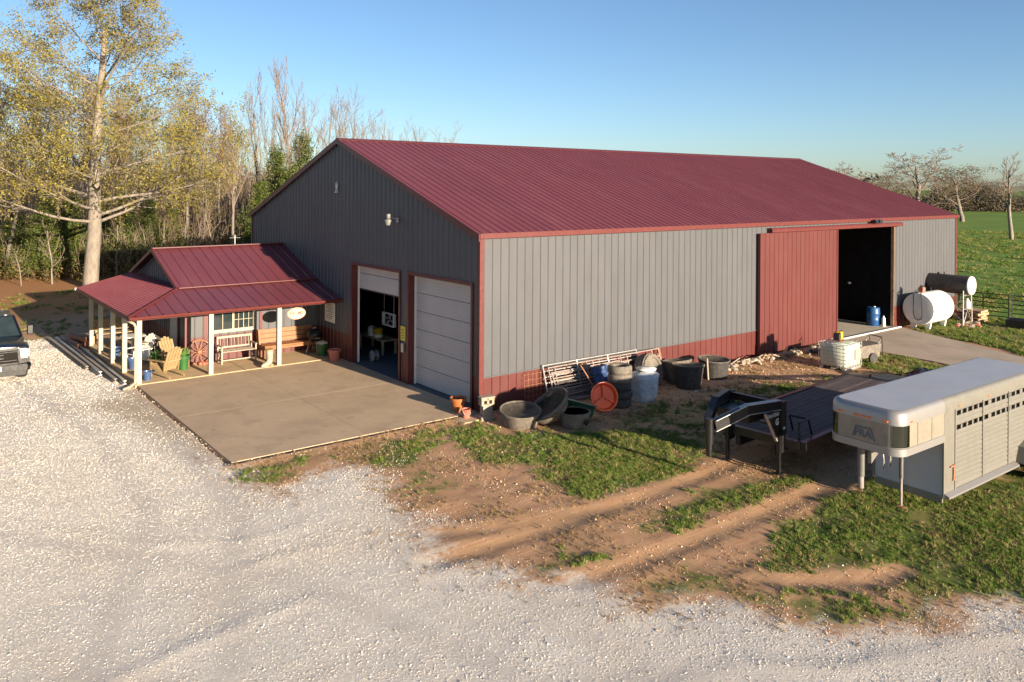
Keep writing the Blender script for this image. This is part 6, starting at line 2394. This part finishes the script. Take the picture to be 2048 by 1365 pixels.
def polylines_mesh(name, lines, mat):
    vs, fs = [], []
    for (pts, rads, lv) in lines:
        n = (9, 6, 4, 3, 3)[min(lv, 4)]
        b0 = len(vs)
        d0 = (pts[1] - pts[0]).normalized()
        x = d0.orthogonal().normalized()
        for i, q in enumerate(pts):
            d = (pts[min(i + 1, len(pts) - 1)] - pts[max(i - 1, 0)]).normalized()
            x = (x - d * x.dot(d)).normalized()
            y = d.cross(x)
            for k in range(n):
                a = 6.2832 * k / n
                vs.append(tuple(q + (x * math.cos(a) + y * math.sin(a)) * rads[i]))
        for i in range(len(pts) - 1):
            for k in range(n):
                k2 = (k + 1) % n
                fs.append((b0 + i * n + k, b0 + i * n + k2, b0 + (i + 1) * n + k2, b0 + (i + 1) * n + k))
    me = bpy.data.meshes.new(name)
    me.from_pydata(vs, [], fs)
    me.materials.append(mat)
    me.polygons.foreach_set("use_smooth", [True] * len(me.polygons))
    return me


def leaves_mesh(name, tips, per, size, mat, seed, spread=.25):
    g = np.random.default_rng(seed)
    T = np.array([tuple(p_) for p_, d in tips], float)
    P = np.repeat(T, per, 0) + g.normal(0, spread, (len(T) * per, 3))
    n = len(P)
    a = g.normal(0, 1, (n, 3))
    a /= np.linalg.norm(a, axis=1)[:, None]
    b_ = g.normal(0, 1, (n, 3))
    b_ -= a * (a * b_).sum(1)[:, None]
    b_ /= np.linalg.norm(b_, axis=1)[:, None]
    s = size * g.uniform(.6, 1.4, n)[:, None]
    V = np.stack([P - a * s, P + b_ * s * .45, P + a * s, P - b_ * s * .45], 1).reshape(-1, 3)
    me = bpy.data.meshes.new(name)
    me.vertices.add(len(V))
    me.vertices.foreach_set("co", V.astype(np.float32).ravel())
    me.loops.add(n * 4)
    me.loops.foreach_set("vertex_index", np.arange(n * 4, dtype=np.int32))
    me.polygons.add(n)
    me.polygons.foreach_set("loop_start", (np.arange(n) * 4).astype(np.int32))
    me.update(calc_edges=True)
    me.materials.append(mat)
    return me


def link(name, me, parent):
    o = bpy.data.objects.new(name, me)
    C.objects.link(o)
    o.parent = parent
    return o


def plant_tree(name, label, cat, x, y, parts, s=1.0, rz=0.0, group=None, sz=None):
    t = thing(name, label, cat, (x, y, float(gz(x, y, False))), rz, group)
    t.scale = (s, s, sz or s)
    for nm, me in parts:
        link(nm, me, t)
    return t


# the big budding oak beside the porch
ln_, tp_ = tree_mesh(14, 20.5, .40, spread=.85, levels=4, clear=.25, kids=(24, 9, 5, 3), upw=.16, lens=(.43, .5, .46, .45), wob=.12, minr=.01, ang0=(1.42, .6), fall=.55)
oak_parts = [("trunk", polylines_mesh("oak_trunk", [l for l in ln_ if l[2] == 0], M['bark'])), ("branches", polylines_mesh("oak_branches", [l for l in ln_ if l[2] > 0], M['bark'])),
             ("crown", leaves_mesh("oak_crown", tp_, 6, .068, M['oakbud'], 1, .19))]
plant_tree("oak_tree", "tall budding oak with yellow green leaves beside the porch", "tree", -3.45, 37.2, oak_parts, 1.18, 1.0, None, 1.0)

# bare woodland trees, six shapes
bare = []
for i, (sd_, sp, up_, cl, kd) in enumerate(((21, .62, .5, .42, (11, 6, 5)), (22, .7, .42, .35, (12, 6, 5)), (23, .5, .6, .4, (10, 7, 5)), (24, .85, .3, .3, (11, 7, 5)), (25, .58, .55, .45, (12, 6, 5)), (26, .75, .4, .36, (12, 6, 5)))):
    l_, tps = tree_mesh(sd_, 15.0, .15, spread=sp, levels=3, clear=cl, kids=kd, upw=up_, lens=(.42, .5, .5), wob=.12, minr=.009)
    bare.append(([("trunk", polylines_mesh("bare_trunk", [l for l in l_ if l[2] == 0], M['barkgrey'])), ("crown", polylines_mesh("bare_crown", [l for l in l_ if l[2] > 0], M['twig']))], tps))
budded = [("buds", leaves_mesh("buds", bare[i][1], 3, .075, M['oakbud' if i not in (2, 4) else 'reddish'], 40 + i, .22)) for i in range(6)]

# (image column, depth, height): the wood behind the barn and porch
WOOD = [(466, 57, 15.5, 0, 1), (520, 74, 17.5, 2, 0), (600, 72, 18.5, 4, 0), (640, 80, 16.5, 1, 0), (690, 84, 17, 3, 0), (738, 88, 14.2, 5, 0), (800, 96, 15, 0, 0), (868, 104, 15.2, 3, 0), (560, 90, 15, 5, 0), (495, 66, 15, 1, 0),
        (440, 62, 14.5, 2, 1), (412, 70, 16, 4, 1), (375, 66, 17, 0, 1), (335, 74, 18.5, 1, 1), (300, 64, 15.5, 5, 1), (262, 72, 18, 3, 0), (228, 66, 16, 2, 0), (205, 78, 20, 1, 0), (150, 70, 18.5, 4, 0), (118, 62, 15, 0, 1),
        (85, 74, 19, 5, 0), (48, 66, 17, 1, 1), (12, 57, 17.5, 3, 1), (-30, 64, 18, 2, 0), (-70, 70, 19, 4, 0), (400, 58, 9.5, 3, 1), (330, 57, 8, 5, 1), (545, 80, 15, 2, 0), (620, 92, 17, 5, 0), (665, 96, 17.5, 4, 0), (715, 100, 16, 1, 0), (770, 110, 16, 2, 0), (838, 118, 15.5, 4, 0), (900, 125, 14, 1, 0), (582, 66, 13, 3, 0), (480, 84, 18, 4, 0), (352, 86, 20, 3, 0), (245, 84, 20, 0, 0), (170, 90, 22, 2, 0), (60, 88, 21, 4, 0)]
ordin = lambda u: "behind the barn's gable" if u > 500 else ("behind the porch ridge" if u > 330 else "behind the big oak")
rw = random.Random(5)
ORD = ('leftmost', 'second from the left', 'third from the left', 'fourth from the left', 'fifth from the left', 'sixth from the left', 'seventh from the left', 'eighth from the left', 'ninth from the left', 'tenth from the left', 'eleventh from the left', 'twelfth from the left', 'thirteenth from the left', 'fourteenth from the left', 'fifteenth from the left', 'rightmost', 'rightmost')
WOOD.sort(key=lambda q: q[0])
cnt = {}
for k, (u, D, h_, pi, bud) in enumerate(WOOD):
    cnt[ordin(u)] = cnt.get(ordin(u), -1) + 1
    x_, y_ = colpos(u, D)
    parts = list(bare[pi][0])
    if bud or u < 400:
        parts = parts + [budded[pi]]
    h_ = h_ * (.86 if u < 500 else 1.0)
    s_ = h_ / 15.0
    plant_tree("bare_tree", "bare woodland tree, %s of those %s" % (ORD[cnt[ordin(u)]], ordin(u)), "tree", x_, y_, parts, s_ * rw.uniform(.9, 1.05), rw.random() * 6.28, "bare trees of the wood " + ordin(u), s_)

# saplings with pale stems in front of the wood
l_, tps = tree_mesh(31, 4.2, .055, spread=.9, levels=2, clear=.25, kids=(12, 5), upw=.2, lens=(.4, .5), wob=.16, minr=.008)
sap = [("trunk", polylines_mesh("sapling_trunk", [l for l in l_ if l[2] == 0], M['bark'])), ("crown", polylines_mesh("sapling_crown", [l for l in l_ if l[2] > 0], M['twig']))]
for k, (u, D, h_) in enumerate(((106, 52, 4.4), (44, 51, 2.6), (234, 54, 4.6), (256, 55, 3.8), (395, 56, 5), (300, 57, 4), (430, 57, 5.5), (365, 56, 4.5))):
    x_, y_ = colpos(u, D)
    plant_tree("sapling", ("pale stemmed sapling left of the big oak", "short broken sapling at the left edge of the wood", "pale sapling just right of the big oak", "second pale sapling right of the big oak", "thin sapling behind the porch gable", "slim sapling behind the porch ridge", "tall thin sapling nearest the barn wall", "twiggy sapling above the porch roof")[k], "sapling", x_, y_, sap, h_ / 4.2, k * 1.3, "saplings along the wood's edge")

# cedars
def cedar_mesh(seed, h, rad):
    g = random.Random(seed)
    lines, tips = [], []
    trunk = [Vector((0, 0, -.1)), Vector((.03, .02, h * .35)), Vector((0, .04, h * .7)), Vector((.02, 0, h))]
    lines.append((trunk, [.16, .12, .07, .02], 0))
    nb = int(h * 16)
    for i in range(nb):
        t = .06 + .93 * (i + g.random()) / nb
        z = h * t
        a = i * 2.4 + g.gauss(0, .3)
        l = rad * ((1 - t) ** .75 + .06) * g.uniform(.6, 1.15)
        d = Vector((math.cos(a), math.sin(a), g.uniform(.1, .5)))
        p0 = Vector((0, 0, z))
        p1 = p0 + d * l * .55
        p2 = p0 + d * l + Vector((0, 0, -.06 * l))
        lines.append(([p0, p1, p2], [.025, .016, .008], 3))
        m_ = max(3, int(l * 6))
        for j in range(m_):
            q = (j + .5) / m_
            tips.append((p0.lerp(p2, .15 + .85 * q), d))
    return lines, tips


ced = []
for i, (sd_, h_, rd_) in enumerate(((51, 7.5, 2.0), (52, 6.0, 2.3), (53, 5.0, 1.9))):
    l_, tps = cedar_mesh(sd_, h_, rd_)
    ced.append(([("trunk", polylines_mesh("cedar_trunk", l_, M['barkgrey'])), ("crown", leaves_mesh("cedar_crown", tps, 24, .062, M['cedar'], sd_, .2))], h_))
for k, (u, D, h_, ci, lb) in enumerate(((552, 62, 9.2, 0, "tall dark cedar left of the barn's gable slope"), (606, 66, 10.6, 0, "narrow cedar rising closest to the barn ridge"), (522, 58, 6.6, 1, "broad low cedar at the barn's back corner"), (580, 60, 7.6, 1, "bushy cedar between the two tall cedars"), (92, 55, 5.8, 1, "spreading cedar left of the big oak trunk"), (140, 57, 5.5, 2, "small cedar hard behind the big oak trunk"), (30, 58, 4.8, 1, "low cedar near the picture's left edge"), (252, 60, 5.6, 2, "cedar right of the big oak trunk"), (300, 62, 5.2, 1, "dark cedar behind the porch gable"), (345, 61, 4.6, 2, "low cedar above the porch roof ridge"), (-30, 60, 6, 0, "cedar cut by the left picture edge"), (200, 62, 5.4, 1, "cedar in the gap behind the oak"), (640, 70, 8.4, 0, "cedar tip just showing behind the gable"))):
    x_, y_ = colpos(u, D)
    plant_tree("cedar_tree", lb, "tree", x_, y_, ced[ci][0], h_ / ced[ci][1], k * 1.7, "cedars at the wood's edge")

# undergrowth along the wood: one mass
g = np.random.default_rng(77)
pts = []
for i in range(900):
    u = g.uniform(-80, 640)
    D = g.uniform(53.5, 74)
    x_, y_ = colpos(u, D)
    hmax = g.uniform(.5, 2.8) * (1.0 if D > 57 else .6)
    for j in range(int(5 + hmax * 5)):
        pts.append((Vector((x_ + g.normal(0, .5), y_ + g.normal(0, .5), abs(g.normal(0, .5)) * hmax)), Vector((0, 0, 1))))
o = link("undergrowth", leaves_mesh("undergrowth", pts, 7, .1, M['brushleaf'], 5, .3), None)
tag(o, "tangled brown and olive undergrowth below the woodland trees", "undergrowth", kind='stuff')
lines = []
for i in range(1900):
    u, D = g.uniform(-90, 760), g.uniform(72, 125)
    x_, y_ = colpos(u, D)
    h_ = g.uniform(6.0, 11.5) * (1.05 if u < 480 else .8)
    a = Vector((x_, y_, 0))
    d = Vector((g.normal(0, .08), g.normal(0, .08), 1))
    lines.append(([a, a + d * h_ * .4, a + d * h_ * .75 + Vector((g.normal(0, .2), g.normal(0, .2), 0)), a + d * h_], [.05, .04, .025, .01], 3))
    for j in range(11):
        t_ = g.uniform(.3, .98)
        p_ = a + d * h_ * t_
        az = g.uniform(0, 6.28)
        e = Vector((math.cos(az), math.sin(az), g.uniform(.4, 1.6))).normalized() * g.uniform(.8, 2.4) * (1.25 - t_)
        lines.append(([p_, p_ + e * .5, p_ + e + Vector((0, 0, .1))], [.016, .012, .007], 3))
for i in range(2600):
    u, D = g.uniform(-80, 760), g.uniform(54, 92)
    x_, y_ = colpos(u, D)
    h_ = g.uniform(1.0, 4.2)
    a = Vector((x_, y_, 0))
    d = Vector((g.normal(0, .25), g.normal(0, .25), 1))
    lines.append(([a, a + d * h_ * .5, a + d * h_ + Vector((g.normal(0, .25), g.normal(0, .25), 0))], [.022, .015, .008], 3))
o = link("brush_stems", polylines_mesh("brush_stems", lines, M['twig']), None)
tag(o, "thicket of thin bare stems among the woodland trees", "thicket", kind='stuff')

# trees across the pasture to the right
l_, tps = tree_mesh(61, 13.5, .24, spread=.95, levels=4, clear=.25, kids=(9, 6, 5, 4), upw=.22, lens=(.6, .52, .48, .45), wob=.2, minr=.02)
bo = [("trunk", polylines_mesh("field_oak_trunk", [l for l in l_ if l[2] == 0], M['barkgrey'])), ("crown", polylines_mesh("field_oak_crown", [l for l in l_ if l[2] > 0], M['twig']))]
l2, tps2 = tree_mesh(62, 12, .3, spread=.8, levels=3, clear=.38, kids=(9, 6, 5), upw=.35, lens=(.42, .5, .5), wob=.18, minr=.02)
bo2 = [("trunk", polylines_mesh("field_tree_trunk", [l for l in l2 if l[2] == 0], M['bark'])), ("crown", polylines_mesh("field_tree_crown", [l for l in l2 if l[2] > 0], M['twig']))]
haze_buds = ("buds", leaves_mesh("field_buds", tps, 1, .1, M['brushleaf'], 66, .4))
for k, (u, D, s_, pr_, sz_, lb) in enumerate(((1828, 150, 2.3, bo, 1.1, "wide bare oak standing behind the barn's right end"), (1925, 158, 2.0, bo + [haze_buds], .9, "leaning budding tree beside the wide bare oak"), (1682, 205, 1.6, bo, .98, "small round bare tree just over the barn roof"), (1538, 190, .7, bo2, 1.0, "bare treetop showing above the barn ridge"), (2024, 104, .95, bo2, .96, "lone bare tree standing in the pasture"), (1770, 190, 1.6, bo + [haze_buds], .8, "low budding tree left of the wide bare oak"), (1985, 230, 1.7, bo, .75, "far bare tree on the hedge line right of the oaks"), (2075, 215, 1.7, bo, .8, "bare tree cut by the right picture edge"), (1738, 240, 1.5, bo, .8, "faint bare tree over the barn roof, right of the round one"), (1880, 236, 1.6, bo2, .85, "slender far bare tree between the oak and the leaning tree"), (1955, 244, 1.5, bo + [haze_buds], .7, "small budding tree in the far hedge line"))):
    x_, y_ = colpos(u, D)
    plant_tree("field_tree", lb, "tree", x_, y_, pr_, s_, k * 2.1 + .4, "trees across the pasture", sz_)
pts = []
for i in range(2600):
    u = g.uniform(1690, 2200)
    D = g.uniform(225, 262)
    x_, y_ = colpos(u, D)
    hm = 4.5 + 3.5 * math.sin(u * .021) * math.sin(u * .047) + g.uniform(-1, 1)
    for j in range(9):
        pts.append((Vector((x_ + g.normal(0, 1.2), y_ + g.normal(0, 1.2), g.uniform(0, 1) * max(1.5, hm))), Vector((0, 0, 1))))
M['hedge'] = leaf_mat('far_hedge', [(0, (0.1, 0.08, 0.06)), (.5, (0.15, 0.12, 0.085)), (.85, (0.19, 0.16, 0.09)), (1, (0.12, 0.115, 0.06))], .2)  # leaf tones greyed, distance haze put into the colour
o = link("hedgerow", leaves_mesh("hedgerow", pts, 5, .24, M['hedge'], 6, .9), None)
tag(o, "far brown hedgerow at the end of the pasture", "hedgerow", kind='stuff')
pts = []
for i in range(3000):
    u = g.uniform(-300, 1750)
    D = g.uniform(150, 200)
    x_, y_ = colpos(u, D)
    for j in range(5):
        pts.append((Vector((x_ + g.normal(0, 1), y_ + g.normal(0, 1), g.uniform(0, 8.5))), Vector((0, 0, 1))))
o = link("far_woodland", leaves_mesh("far_woodland", pts, 3, .4, M['hedge'], 8, .9), None)
tag(o, "far brown woodland closing the view behind the near trees", "woodland", kind='stuff')
# blue hills on the horizon
mb = MB()
vs, fs = [], []
for i in range(81):
    u = -900 + i * 50
    x_, y_ = colpos(u, 1900)
    hh = 16 + 9 * math.sin(i * .31) + 6 * math.sin(i * .83 + 1)
    vs += [(x_, y_, -20), (x_ * .98, y_ * .98, hh), (x_ * 1.2, y_ * 1.2, hh + 4)]
for i in range(80):
    a = i * 3
    fs += [(a, a + 3, a + 4, a + 1), (a + 1, a + 4, a + 5, a + 2)]
mb.add(vs, fs)
o = mb.build("hills", pmat('far_hills', (0.09, 0.1, 0.085), .95, var=.3, scale=.02, spec=.05), None, True)
tag(o, "low wooded hills on the horizon", "hills", kind='structure')
